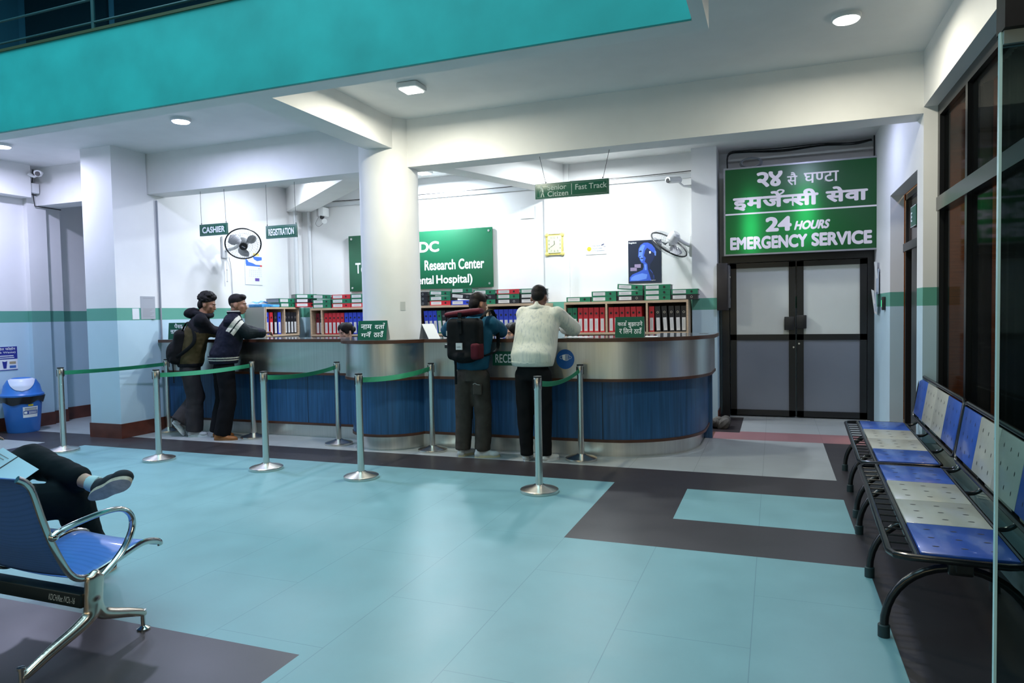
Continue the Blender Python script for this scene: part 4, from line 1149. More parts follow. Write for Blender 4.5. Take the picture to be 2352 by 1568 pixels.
obj('red_cell', onto(cz(0.86, 0.98, 0.40, 0.45), (-7.99, 0, 0), *FXX, 0.002), mat('calendar_red', (0.6, 0.06, 0.06), 0.5), ca)
obj('purple_block', onto(cz(0.55, 0.80, 0.80, 0.89), (-7.99, 0, 0), *FXX, 0.001), mat('calendar_purple', (0.13, 0.07, 0.34), 0.5), ca)
m_ = MB()
days = [[None] * 5 + [1, 2]] + [[2 + 7 * r_ + k + 1 for k in range(7)] for r_ in range(4)]
for r_, wk in enumerate(days):
    for k, dd in enumerate(wk):
        if dd: 
            xx = 0.22 + 0.11 * k; yy = 0.50 + 0.058 * r_
            m_.merge(place(latin(str(dd)), 8.97 + xx * 0.405, 8.97 + (xx + 0.05) * 0.405, 2.09 + (1 - yy - 0.026) * 0.55, 2.09 + (1 - yy) * 0.55))
obj('date_print', onto(m_, (-7.99, 0, 0), *FXX, 0.001), INKGREY, ca)

# paper notices near the pillar (on the side face)
nt_ = thing('notice', 'grey printed notice on the side of the left pillar', 'notice', (-7.985, 7.06, 1.55))
obj('sheet', MB().box(-7.985, -7.98, 6.965, 7.195, 1.555, 1.865), GREYPAPER, nt_)
m_ = MB()
for k in range(7): m_.merge(rect(6.99, 7.17 - 0.03 * (k % 3), 1.69 - 0.018 * k, 1.698 - 0.018 * k))
m_.merge(rect(7.0, 7.16, 1.835, 1.845))
obj('print', onto(m_, (-7.98, 0, 0), *FXX, 0.001), INKGREY, nt_)
n2 = thing('notice', 'small white slip stuck on the green band beside the grey notice', 'notice', (-7.985, 6.88, 1.56))
obj('sheet', MB().box(-7.985, -7.981, 6.83, 6.935, 1.555, 1.70), PAPER, n2)
n3 = thing('notice', 'small pale slip stuck low on the round column', 'notice', (-3.98, 7.03, 1.65))
a_ = math.atan2(7.0 - COLUMN[1], -3.95 - COLUMN[0]); vs_ = []
for k in range(5):
    aa = a_ - 0.09 + 0.045 * k
    for z in (1.60, 1.70): vs_.append((COLUMN[0] + 0.348 * math.cos(aa), COLUMN[1] + 0.348 * math.sin(aa), z))
obj('sheet', MB().add(vs_, [(2 * k, 2 * k + 2, 2 * k + 3, 2 * k + 1) for k in range(4)]), mat('slip_grey', (0.55, 0.57, 0.55), 0.6), n3)

# pipes and trunking
PIPEM = mat('pipe_white', (0.62, 0.64, 0.66), 0.4); PIPEG = mat('pipe_grey', (0.30, 0.32, 0.36), 0.5)
tag(obj('conduit_pipe', MB().cyl((-7.985, 7.29, 1.27), (-7.985, 7.29, 3.19), 0.012), PIPEG), 'thin grey conduit pipe running up beside the left pillar', 'pipe')
tag(obj('drain_pipe', MB().cyl((-7.83, 10.06, 1.25), (-7.83, 10.06, 3.5), 0.035), PIPEM), 'white pipe in the far corner, left one of the pair', 'pipe', 'pipes in the corner')
tag(obj('drain_pipe', MB().cyl((-7.68, 10.25, 1.70), (-7.68, 10.25, 3.48), 0.028), PIPEM), 'thinner white pipe in the far corner, right one of the pair', 'pipe', 'pipes in the corner')
tag(obj('cable_trunking', MB().box(-7.6, -3.4, 10.27, 10.3, 3.46, 3.52), PIPEM), 'white cable trunking along the back wall left of the clock', 'trunking')
tag(obj('cable_trunking', MB().box(-2.93, -1.085, 10.27, 10.3, 3.44, 3.50), PIPEM), 'white cable trunking along the back wall toward the grey pillar', 'trunking')
tag(obj('cable', MB().tube(smooth_path([(-7.99, 10.28, 3.56), (-6, 10.27, 3.535), (-4.5, 10.27, 3.53), (-3.45, 10.27, 3.54)], 6), 0.006, 6), BLACKPL), 'black cable above the trunking left of the clock', 'cable')
tag(obj('cable', MB().tube(smooth_path([(-2.9, 10.25, 3.53), (-2, 10.25, 3.515), (-1.09, 10.25, 3.53)], 6), 0.006, 6), BLACKPL), 'black cable running to the grey pillar above the camera', 'cable')

def cctv(label, loc, aim, wall, body=WHITEPL, ln=0.2):
    r = thing('security_camera', label, 'camera', loc)
    p = Vector(loc); t = Vector(aim).normalized()
    obj('housing', MB().tube([p - t * ln / 2, p + t * ln * 0.42, p + t * ln / 2], [0.038, 0.042, 0.040], 20), body, r)
    obj('sun_hood', MB().tube([p - t * ln * 0.4 + Vector((0, 0, 0.016)), p + t * ln * 0.62 + Vector((0, 0, 0.016))], [(0.036, 0.048), (0.036, 0.048)], 16), body, r)
    obj('lens', MB().tube([p + t * ln * 0.60, p + t * ln * 0.63], [0.033, 0.030], 20), BLACKPL, r)
    w = Vector(wall)
    obj('bracket', MB().tube([p - t * ln * 0.2, (p + w) / 2 + Vector((0, 0, -0.04)), w], [0.014, 0.014, 0.03], 12), body, r)
    return r
cctv('white bullet camera on the grey pillar above the white wall fan', (-1.30, 9.95, 3.36), (-0.55, -0.75, -0.12), (-1.085, 10.2, 3.30), WHITEPL, 0.22)
cc = thing('security_camera', 'white two part camera in the far corner above the files', 'camera', (-7.36, 10.22, 3.3))
obj('junction_box', MB().rbox(-7.50, -7.38, 10.22, 10.3, 3.30, 3.44, 0.008), mat('box_grey', (0.45, 0.45, 0.45), 0.5), cc)
obj('housing', MB().rbox(-7.38, -7.27, 10.10, 10.28, 3.28, 3.44, 0.02), WHITEPL, cc)
obj('lens', MB().cyl((-7.325, 10.14, 3.28), (-7.32, 10.12, 3.25), 0.04, 0.03), BLACKPL, cc)
obj('lower_lamp', MB().tube([(-7.33, 10.2, 3.20), (-7.25, 10.10, 3.19)], [0.03, 0.045], 16), WHITEPL, cc)
obj('wire', MB().tube(smooth_path([(-7.48, 10.26, 3.30), (-7.52, 10.22, 3.18), (-7.44, 10.2, 3.12), (-7.36, 10.22, 3.18)], 6), 0.004, 6), mat('cord_grey', (0.3, 0.3, 0.3), 0.6), cc)
cctv('small dome eyed camera under the ceiling above the waste bin', (-9.75, 6.90, 3.64), (0.7, -0.7, -0.15), (-9.98, 6.93, 3.66), WHITEPL, 0.13)
jb = thing('junction_box', 'white junction box with cables near the top left camera', 'junction box', (-10.2, 7.1, 3.5))
obj('box', MB().rbox(-10.20, -10.06, 6.99, 7.12, 3.42, 3.56, 0.008), WHITEPL, jb)
obj('cable', MB().tube(smooth_path([(-10.0, 6.98, 3.66), (-10.05, 7.03, 3.75), (-10.1, 7.06, 3.68), (-10.13, 7.06, 3.56)], 5), 0.006, 6), BLACKPL, jb)
obj('cable', MB().tube([(-10.13, 7.07, 3.42), (-10.13, 7.09, 3.24), (-10.15, 7.5, 3.24)], 0.008, 6), mat('cord_dark', (0.05, 0.05, 0.05), 0.6), jb)

# ceiling lamps: fitting plus glowing diffuser
def lamp_fit(x, y, square, col, k, label):
    r = thing('ceiling_light', label, 'ceiling light', (x, y, 3.8), 0, 'surface mounted ceiling lights')
    if square: obj('housing', MB().rbox(x - 0.115, x + 0.115, y - 0.115, y + 0.115, 3.745, 3.80, 0.02), WHITEPL, r); d_ = MB().rbox(x - 0.09, x + 0.09, y - 0.09, y + 0.09, 3.735, 3.747, 0.005)
    else: obj('housing', MB().lathe([(0.0, 3.768), (0.100, 3.768), (0.108, 3.776), (0.108, 3.80), (0, 3.80)], 36, 0, (x, y, 0)), WHITEPL, r); d_ = MB().lathe([(0, 3.758), (0.085, 3.758), (0.094, 3.769), (0, 3.769)], 36, 0, (x, y, 0))
    obj('diffuser', d_, mat('lamp_glow_%s' % k, (0.8, 0.8, 0.8), 0.5, emit=col, estr=9.0), r)
lamp_fit(0.53, 6.05, False, (1, 0.99, 0.92), 'warm', 'round glowing ceiling light on the right, over the benches')
lamp_fit(-3.32, 6.10, True, (1, 0.99, 0.92), 'warm', 'square glowing ceiling light in front of the round column')
lamp_fit(-6.25, 6.08, False, (0.78, 0.80, 1.0), 'violet', 'round violet white ceiling light left of the slanted beam')
lamp_fit(-9.15, 6.02, False, (0.78, 0.80, 1.0), 'violet', 'violet white ceiling light at the far left edge')
lamp_fit(-5.10, 9.70, True, (0.9, 0.95, 1.0), 'cool', 'bright ceiling light behind the round column')
lamp_fit(-2.45, 9.35, True, (0.9, 0.95, 1.0), 'cool', 'bright ceiling light over the plywood unit, tucked behind the beam')
# ================================================================== benches along the windows
BLUEP = mat('bench_blue', (0.025, 0.095, 0.43), 0.28, coat=0.3); WHITEP = mat('bench_cream', (0.42, 0.42, 0.37), 0.32, coat=0.2)
HOLE = mat('bench_hole', (0.03, 0.03, 0.035), 0.6); CAPG = mat('rubber_cap', (0.012, 0.03, 0.035), 0.6); TUBEB = mat('bench_tube_black', (0.010, 0.011, 0.013), 0.22)
def bench(label, cx, cy, rz, gaps):
    r = thing('waiting_bench', label, 'bench', (cx, cy, 0), rz, 'blue and cream benches')
    Lh = 0.965
    for i, y in enumerate(gaps):                                   # three arched legs
        P = [(0.30 * math.cos(a), y, 0.035 + 0.325 * math.sin(a) ** 0.9) for a in [PI * k / 20 for k in range(21)]]
        obj('leg', MB().tube([(0.30, y, 0.0)] + P[:10], 0.019, 12).tube(P[9:], 0.019, 12), TUBEB, r, True)
        for s_ in (-1, 1): obj('foot_cap', MB().lathe([(0.0, 0.0), (0.026, 0.0), (0.026, 0.055), (0.022, 0.06), (0, 0.06)], 16, 0, (0.30 * s_, y, 0)), CAPG, r, True)
        obj('clamp', MB().rbox(-0.05, 0.05, y - 0.04, y + 0.04, 0.335, 0.425, 0.01), BLACKMET, r, True)
    obj('beam', MB().box(-0.03, 0.03, -Lh + 0.05, Lh - 0.05, 0.375, 0.42), BLACKMET, r, True)
    c = 0.07; x0, x1 = -0.29, 0.215
    loop = [(x0 + c, -Lh, 0.44), (x1 - c, -Lh, 0.44), (x1 - 0.02, -Lh + 0.02, 0.44), (x1, -Lh + c, 0.44), (x1, Lh - c, 0.44), (x1 - 0.02, Lh - 0.02, 0.44), (x1 - c, Lh, 0.44), (x0 + c, Lh, 0.44), (x0 + 0.02, Lh - 0.02, 0.44), (x0, Lh - c, 0.44), (x0, -Lh + c, 0.44), (x0 + 0.02, -Lh + 0.02, 0.44)]
    obj('seat_frame', MB().tube(loop, 0.0155, 10, closed=True), TUBEB, r, True)
    obj('front_rail', MB().tube([(-0.185, -Lh + 0.01, 0.44), (-0.185, Lh - 0.01, 0.44)], 0.0145, 10), TUBEB, r, True)
    for k in range(16):
        y = -Lh + 0.09 + k * (2 * Lh - 0.18) / 15
        obj('rung', MB().cyl((x0, y, 0.437), (-0.185, y, 0.437), 0.0045, n=6), TUBEB, r, True)
    # back frame, leaning back a little
    bz0, bz1, bx0, bx1 = 0.52, 0.90, 0.285, 0.345
    def B(y, t): return (bx0 + (bx1 - bx0) * t, y, bz0 + (bz1 - bz0) * t)
    bl = [B(-Lh, 0.12), B(-Lh, 0.9), B(-Lh + 0.02, 0.98), B(-Lh + 0.06, 1.0), B(Lh - 0.06, 1.0), B(Lh - 0.02, 0.98), B(Lh, 0.9), B(Lh, 0.12), B(Lh - 0.03, 0.0), B(Lh - 0.08, -0.02), B(-Lh + 0.08, -0.02), B(-Lh + 0.03, 0.0)]
    obj('back_frame', MB().tube(bl, 0.0145, 10, closed=True), TUBEB, r, True)
    for y in (-Lh, -0.36, 0.36, Lh):
        obj('back_bracket', MB().tube(smooth_path([(0.20, y, 0.435), (0.27, y, 0.435), (0.315, y, 0.47), (0.305, y, 0.53), (bx0 + 0.02, y, 0.60)], 5), 0.0125, 10), TUBEB, r, True)
    w = 2 * (Lh - 0.035) / 4
    for k, m in enumerate((BLUEP, WHITEP, WHITEP, BLUEP)):
        y0 = -Lh + 0.035 + k * w
        for part in ('seat_panel', 'back_panel'):
            mb = MB()
            if part == 'seat_panel': mb.rbox(-0.17, 0.20, y0 + 0.002, y0 + w - 0.002, 0.442, 0.458, 0.005)
            else:
                q = MB().rbox(-0.008, 0.008, y0 + 0.002, y0 + w - 0.002, 0.03, 0.36, 0.005); q.xf(Matrix.Translation((bx0 - 0.004, 0, bz0)) @ Matrix.Rotation(math.atan2(bx1 - bx0, bz1 - bz0), 4, 'Y')); mb.merge(q)
            for i in range(3):
                for j_ in range(3):
                    yy = y0 + w * (0.22 + 0.28 * i); uu = 0.2 + 0.3 * j_
                    if part == 'seat_panel': mb.add([(-0.17 + 0.37 * uu + 0.015 * math.cos(a), yy + 0.006 * math.sin(a), 0.4588) for a in [2 * PI * t / 10 for t in range(10)]], [list(range(10))], 1)
                    else:
                        t = (0.03 + 0.33 * uu) / 0.385
                        mb.add([(B(0, t)[0] - 0.0132 + 0.155 * 0.012 * math.sin(a), yy + 0.005 * math.cos(a), B(0, t)[2] + 0.012 * math.sin(a)) for a in [2 * PI * s / 10 for s in range(10)]], [list(range(10))], 1)
            obj(part, mb, [m, HOLE], r, True)
    return r
bench('blue and cream perforated bench farther away, nearest to the emergency door', 0.890, 6.37, R(-2.2), (-0.80, -0.02, 0.80))
bench('blue and cream perforated bench partly behind the glass panel, nearer the camera', 0.805, 4.37, R(-2.2), (-0.80, -0.02, 0.80))

# ================================================================== chrome row of blue seats at the left
MESHB = bpy.data.materials.new('perforated_blue_steel'); MESHB.use_nodes = True
_n = MESHB.node_tree; _b = _n.nodes['Principled BSDF']; _b.inputs['Roughness'].default_value = 0.36; _b.inputs['Coat Weight'].default_value = 0.25
_tc = _n.nodes.new('ShaderNodeTexCoord'); _mp = _n.nodes.new('ShaderNodeMapping'); _mp.inputs['Scale'].default_value = (150, 150, 150); _mp.inputs['Rotation'].default_value = (0, 0, 0.0)
_vo = _n.nodes.new('ShaderNodeTexVoronoi'); _vo.inputs['Scale'].default_value = 1.0; _vo.inputs['Randomness'].default_value = 0.0
_n.links.new(_tc.outputs['Object'], _mp.inputs[0]); _n.links.new(_mp.outputs[0], _vo.inputs['Vector'])
_rp = _n.nodes.new('ShaderNodeValToRGB'); _rp.color_ramp.elements[0].position = 0.20; _rp.color_ramp.elements[1].position = 0.30
_rp.color_ramp.elements[0].color = (0.02, 0.08, 0.24, 1); _rp.color_ramp.elements[1].color = (0.070, 0.19, 0.56, 1)
_n.links.new(_vo.outputs['Distance'], _rp.inputs[0]); _n.links.new(_rp.outputs[0], _b.inputs['Base Color'])
wc = thing('waiting_seat_row', 'chrome framed row of blue perforated seats in the lower left corner', 'seat row', (-3.6, 2.25, 0))
SXR = -2.95                                                        # plane of the end frame
def XP(pts, x=SXR): return [(x, y, z) for y, z in pts]
backL = smooth_path([(1.945, 0.885, 0), (2.0, 0.835, 0), (2.045, 0.68, 0), (2.09, 0.545, 0), (2.155, 0.41, 0), (2.22, 0.365, 0), (2.30, 0.372, 0), (2.40, 0.395, 0), (2.52, 0.425, 0), (2.58, 0.425, 0), (2.635, 0.405, 0), (2.645, 0.385, 0)], 5)
prof = [(p.x, p.y) for p in backL]
def seat_shell(x0, x1, lo, hi):
    pr_ = prof[lo:hi]; N = len(pr_); vs = []; M_ = 8
    for (y, z) in pr_:
        for k in range(M_ + 1):
            u_ = k / M_; vs.append((x0 + (x1 - x0) * u_, y - 0.012 * math.sin(PI * u_) * (1 if z > 0.5 else 0), z - 0.010 * math.sin(PI * u_) * (0 if z > 0.5 else 1)))
    fs = [(i * (M_ + 1) + k, (i + 1) * (M_ + 1) + k, (i + 1) * (M_ + 1) + k + 1, i * (M_ + 1) + k + 1) for i in range(N - 1) for k in range(M_)]
    return MB().add(vs, fs, 0, True)
for n_, xr in enumerate((SXR - 0.02, SXR - 0.56)):
    xl = xr - 0.50
    for nm_, lo, hi in (('backrest', 0, 22), ('seat', 24, len(prof))):
        o_ = obj(nm_, seat_shell(xl, xr, lo, hi), MESHB, wc); md = o_.modifiers.new('thickness', 'SOLIDIFY'); md.thickness = 0.006; md.offset = 0
    for xe in (xr + 0.008, xl - 0.008):
        obj('side_rail', MB().tube([(xe, y, z) for y, z in prof], [(0.016, 0.011)] * len(prof), 10, flat=(0, 0, 1)), CHROME, wc)
# beam with a hand painted inventory mark
bm_ = obj('beam', MB().rbox(-5.2, SXR - 0.012, 2.20, 2.275, 0.228, 0.296, 0.008), mat('beam_black_green', (0.007, 0.014, 0.016), 0.3), wc)
obj('lettering', onto(place(latin('KDCH/Rec /VCh.-16', 0.0), -3.17, -3.0, 0.248, 0.278, 0.25), (0, 2.20, 0), (1, 0, 0), (0, 0, 1)), mat('paint_white', (0.6, 0.62, 0.62), 0.6), bm_)
# cast end frame: post, front and rear leg, armrest
leg = MB()
def taper(pts, r0, r1, wide=1.0):
    q = smooth_path(XP(pts), 5); n = len(q)
    leg.tube(q, [((r0 + (r1 - r0) * k / (n - 1)) * wide, (r0 + (r1 - r0) * k / (n - 1))) for k in range(n)], 16, flat=(0, 1, 0))
    leg.ball(q[0], r0, 12, 8); leg.ball(q[-1], r1, 12, 8)
taper([(2.268, 0.365), (2.262, 0.33), (2.255, 0.26), (2.252, 0.20)], 0.027, 0.027, 1.75)
taper([(2.255, 0.25), (2.235, 0.19), (2.17, 0.152), (2.06, 0.112), (1.96, 0.068), (1.925, 0.052)], 0.036, 0.018)
taper([(2.255, 0.25), (2.285, 0.185), (2.34, 0.155), (2.42, 0.125), (2.50, 0.092), (2.52, 0.080)], 0.034, 0.018)
obj('end_leg', blob(leg, 0.007, 8), mat('floor_tinted_aluminium', (0.68, 0.58, 0.50), 0.24, 1.0), wc)  # brown floor reflection tinted into the leg's metal colour
for y, s_ in ((2.515, 1), (1.918, -1)):
    obj('foot', MB().lathe([(0.0, 0.0), (0.030, 0.0), (0.031, 0.008), (0.022, 0.014), (0.011, 0.02), (0.011, 0.085), (0.016, 0.088), (0.016, 0.10), (0, 0.103)], 20, 0, (SXR, y, 0)), CHROME, wc)
arm_p = smooth_path(XP([(2.075, 0.60), (2.11, 0.617), (2.20, 0.633), (2.33, 0.643), (2.42, 0.632), (2.468, 0.59), (2.475, 0.53), (2.44, 0.46), (2.38, 0.40), (2.31, 0.355), (2.27, 0.335)]), 6)
obj('armrest', MB().tube(arm_p, [(0.016, 0.020)] * 6 + [(0.013, 0.019)] * (len(arm_p) - 6), 14, flat=(0, 0, 1)).ball((SXR, 2.08, 0.60), (0.022, 0.022, 0.020), 14, 8), CHROME, wc)

# ================================================================== waste bin and the poster over it
BINB = mat('bin_blue', (0.030, 0.165, 0.55), 0.35); BINL = mat('bin_lid_white', (0.62, 0.66, 0.80), 0.35)
bc = (-9.95, 6.66)
bn = thing('waste_bin', 'blue swing lid waste bin with black liner against the far left wall', 'bin', (bc[0], bc[1], 0))
obj('body', MB().lathe([(0.0, 0.0), (0.185, 0.0), (0.195, 0.02), (0.235, 0.44), (0.245, 0.50), (0.0, 0.50)], 40, 0, (*bc, 0)), BINB, bn)
ln_ = MB(); vs_ = []; K = 48
for i, (rr, z) in enumerate(((0.25, 0.515), (0.272, 0.505), (0.262, 0.455), (0.250, 0.415))):
    for k in range(K):
        a = 2 * PI * k / K; dz = (0.018 * math.sin(3 * a + 1) + 0.012 * math.sin(7 * a)) * (i == 3); vs_.append((bc[0] + (rr + 0.005 * math.sin(9 * a + i)) * math.cos(a), bc[1] + (rr + 0.005 * math.sin(9 * a + i)) * math.sin(a), z + dz))
ln_.add(vs_, [(i * K + k, i * K + (k + 1) % K, (i + 1) * K + (k + 1) % K, (i + 1) * K + k) for i in range(3) for k in range(K)], 0, True)
obj('liner_bag', ln_, mat('liner_black', (0.008, 0.010, 0.012), 0.25), bn)
obj('lid', MB().lathe([(0.262, 0.50), (0.265, 0.53), (0.235, 0.56), (0.215, 0.66), (0.17, 0.735), (0.10, 0.765), (0.0, 0.772)], 40, 0, (*bc, 0)), BINB, bn)
# the tilted white flap facing the room
th_ = math.atan2(-0.553, 0.833) ; fw = Vector((math.cos(th_), math.sin(th_), 0)); sd = Vector((-fw.y, fw.x, 0)); B0 = Vector((*bc, 0))
LIDP = [(0.50, 0.262), (0.53, 0.265), (0.56, 0.235), (0.66, 0.215), (0.735, 0.17), (0.765, 0.10), (0.772, 0.0)]
def lid_r(z):
    for (z0, r0), (z1, r1) in zip(LIDP, LIDP[1:]):
        if z0 <= z <= z1: return r0 + (r1 - r0) * (z - z0) / (z1 - z0)
    return 0.0
vs_ = []; NR, NC = 12, 14
for i in range(NR + 1):
    t = i / NR; z = 0.585 + (0.752 - 0.585) * t; w_ = 0.155 * math.sqrt(max(0.0, 1 - (1 - t) ** 2)) + 0.001; r_ = lid_r(z)
    for k in range(NC + 1):
        s_ = w_ * (2 * k / NC - 1); s_ = max(-r_ * 0.97, min(r_ * 0.97, s_))
        vs_.append(B0 + sd * s_ + fw * (math.sqrt(r_ * r_ - s_ * s_) + 0.007) + Vector((0, 0, z + 0.004)))
obj('swing_flap', MB().add(vs_, [(i * (NC + 1) + k, i * (NC + 1) + k + 1, (i + 1) * (NC + 1) + k + 1, (i + 1) * (NC + 1) + k) for i in range(NR) for k in range(NC)], 0, True), BINL, bn)
def on_bin(u0, u1, z0, z1, lift, m, name):
    vs = []
    for k in range(7):
        a = th_ + u0 + (u1 - u0) * k / 6
        for z in (z0, z1):
            rr = 0.195 + (z - 0.02) * 0.0952 + lift
            vs.append((bc[0] + rr * math.cos(a), bc[1] + rr * math.sin(a), z))
    return obj(name, MB().add(vs, [(2 * k, 2 * k + 2, 2 * k + 3, 2 * k + 1) for k in range(6)]), m, bn)
on_bin(0.0, 0.86, 0.215, 0.365, 0.002, PAPER, 'label_sheet')['label'] = 'white printed label on the bin body'
on_bin(0.03, 0.83, 0.26, 0.31, 0.0035, mat('label_blue', (0.02, 0.06, 0.30), 0.5), 'label_band')
on_bin(0.10, 0.78, 0.335, 0.350, 0.0035, INKGREY, 'label_line'); on_bin(0.10, 0.78, 0.316, 0.327, 0.0035, INKGREY, 'label_line'); on_bin(0.30, 0.78, 0.288, 0.297, 0.005, LETTERWHITE, 'label_line'); on_bin(0.30, 0.78, 0.270, 0.279, 0.005, LETTERWHITE, 'label_line'); on_bin(0.06, 0.22, 0.270, 0.300, 0.005, LETTERWHITE, 'recycling_mark')
on_bin(0.28, 0.55, 0.375, 0.40, 0.003, mat('tag_yellow', (0.7, 0.55, 0.02), 0.5), 'yellow_tag')
wp = thing('poster', 'blue and white waste sorting poster above the bin', 'poster', (-10.25, 6.6, 0.86))
obj('sheet', MB().box(-10.25, -10.244, 6.30, 6.815, 0.862, 1.20), PAPER, wp)
m_ = MB(); m_.merge(rect(6.30, 6.815, 1.02, 1.20)); m_.merge(rect(6.30, 6.815, 0.862, 0.872))
NAVY = mat('poster_ink_blue', (0.02, 0.03, 0.26), 0.5)
obj('blue_field', onto(m_, (-10.244, 0, 0), *FXX, 0.001), NAVY, wp)
m_ = MB(); m_.merge(place(deva(['जो', 'िख', 'म', ' ', 'र', 'िह', 'त', ' ', 'फो', 'हो', 'र'], 0.01), 6.34, 6.79, 1.145, 1.19)); m_.merge(place(latin('(Non Risk Waste)', 0.012), 6.36, 6.79, 1.098, 1.132)); m_.merge(rect(6.42, 6.76, 1.062, 1.074)); m_.merge(rect(6.44, 6.77, 1.036, 1.046))
obj('lettering', onto(m_, (-10.244, 0, 0), *FXX, 0.002), LETTERWHITE, wp)
obj('bin_picture', onto(poly([(6.60, 0.995), (6.615, 0.99), (6.635, 0.985), (6.655, 0.99), (6.67, 0.995), (6.655, 0.89), (6.615, 0.89)]), (-10.244, 0, 0), *FXX, 0.002), NAVY, wp)
for q, c_ in (((6.42, 6.565, 0.95, 0.995), (0.35, 0.08, 0.10)), ((6.43, 6.56, 0.892, 0.935), (0.30, 0.28, 0.26)), ((6.70, 6.79, 0.95, 0.985), (0.40, 0.32, 0.20)), ((6.70, 6.79, 0.892, 0.928), (0.05, 0.15, 0.45))):
    obj('item_picture', onto(rect(*q), (-10.244, 0, 0), *FXX, 0.002), mat('picture_%d' % int(q[0] * 100 + q[2] * 1000), c_, 0.5), wp)

# ================================================================== small things by the emergency door
bx = thing('control_box', 'tall black box mounted on the pillar beside the double door', 'box', (-0.66, 10.1, 1.53))
obj('case', MB().rbox(-0.745, -0.60, 10.0, 10.30, 1.53, 2.18, 0.008), mat('case_dark_brown', (0.020, 0.016, 0.016), 0.45), bx)
obj('side_panel', MB().rbox(-0.602, -0.575, 10.02, 10.28, 1.56, 2.15, 0.005), mat('case_grey', (0.10, 0.10, 0.105), 0.4), bx)
obj('slot', MB().box(-0.577, -0.572, 10.12, 10.18, 1.70, 2.02), BLACKPL, bx); obj('latch', MB().box(-0.577, -0.570, 10.11, 10.15, 1.98, 2.00), STEEL, bx)
cl = thing('cable_coil', 'grey coil of cable hanging above the emergency sign', 'cable coil', (-0.32, 10.4, 3.5))
for k in range(4): obj('loop', MB().tube([(-0.30 + (0.125 + 0.008 * k) * math.cos(a), 10.36 + 0.012 * k, 3.59 + (0.06 + 0.006 * k) * math.sin(a)) for a in [2 * PI * t / 28 for t in range(28)]], 0.008, 6, closed=True), PIPEG, cl)
cbw = thing('cable_bundle', 'dark sagging cables along the recess above the emergency sign', 'cables', (0.3, 10.5, 3.7))
for k, (z0, z1, sg) in enumerate(((3.765, 3.775, 0.02), (3.755, 3.76, 0.035), (3.77, 3.75, 0.012))):
    obj('cable', MB().tube(smooth_path([(-0.62, 10.45 - 0.03 * k, 3.55), (-0.60, 10.45 - 0.03 * k, z0 - 0.02), (-0.4, 10.45 - 0.03 * k, z0), (0.1, 10.45 - 0.03 * k, z0 - sg), (0.6, 10.45 - 0.03 * k, z0 - sg * 0.3), (1.0, 10.45 - 0.03 * k, z1 - sg), (1.22, 10.45 - 0.03 * k, z1)], 5), 0.009, 6), BLACKPL, cbw)
obj('drop_cable', MB().tube([(1.235, 10.3, 3.79), (1.235, 10.3, 3.52)], 0.010, 6), BLACKPL, cbw)
tag(obj('ledge', MB().box(-0.63, 1.25, 10.48, 10.62, 3.655, 3.685), WHITE), 'white shelf moulding above the emergency sign', 'moulding')
pp = thing('paper_rack', 'papers clipped to the wall right of the double door', 'papers', (1.24, 9.9, 1.5))
for i, (y, z0, z1, t) in enumerate(((10.02, 1.78, 2.12, 0.05), (9.92, 1.70, 2.02, -0.04), (9.98, 1.45, 1.76, 0.10), (9.87, 1.48, 1.72, 0.02))):
    q = MB().box(-0.003, 0.0, -0.105, 0.105, 0, z1 - z0); q.xf(Matrix.Translation((1.243 - 0.012 * i, y, z0)) @ Matrix.Rotation(-t - 0.03, 4, 'Y') @ Matrix.Rotation(t, 4, 'X')); obj('sheet', q, PAPER if i % 2 == 0 else mat('sheet_blue_grey', (0.45, 0.52, 0.62), 0.7), pp)
sw = thing('card_reader', 'small black wall switch with a green light beside the side doorway', 'switch', (1.24, 9.4, 1.5))
obj('case', MB().rbox(1.215, 1.25, 9.36, 9.46, 1.50, 1.66, 0.006), BLACKPL, sw); obj('green_light', MB().box(1.213, 1.216, 9.44, 9.455, 1.54, 1.62), mat('led_green', (0.05, 0.6, 0.25), 0.3, emit=(0.05, 0.9, 0.3), estr=1.2), sw)
xs_ = thing('exit_plate', 'small green plate inside the recessed side doorway', 'sign', (1.42, 8.55, 2.4))
obj('plate', MB().box(1.405, 1.425, 8.42, 8.72, 2.40, 2.62), SIGNGREEN, xs_); m_ = MB(); m_.merge(place(latin('E', 0.01), -8.70, -8.63, 2.46, 2.56)); m_.merge(rect(-8.72, -8.42, 2.40, 2.405)); m_.merge(rect(-8.72, -8.42, 2.615, 2.62)); m_.merge(rect(-8.72, -8.715, 2.40, 2.62))
obj('lettering', onto(m_, (1.405, 0, 0), (0, -1, 0), (0, 0, 1), 0.001), LETTERWHITE, xs_)
# crumpled rag left at the foot of the pillar
rgm = MB()
for k in range(14): rgm.ball((-0.80 + 0.10 * (k % 4) - 0.12 + random.uniform(-.02, .02), 9.30 + 0.09 * (k // 4), 0.045 + 0.035 * random.random()), (0.075, 0.07, 0.05 + 0.05 * random.random()), 8, 6, rot=Euler((random.random(), random.random(), random.random())).to_matrix())
tag(obj('rag', rgm, mat('rag_grey', (0.09, 0.085, 0.075), 0.9, noise=0.5, nscale=12)), 'crumpled grey rag on the floor beside the counter end', 'rag')
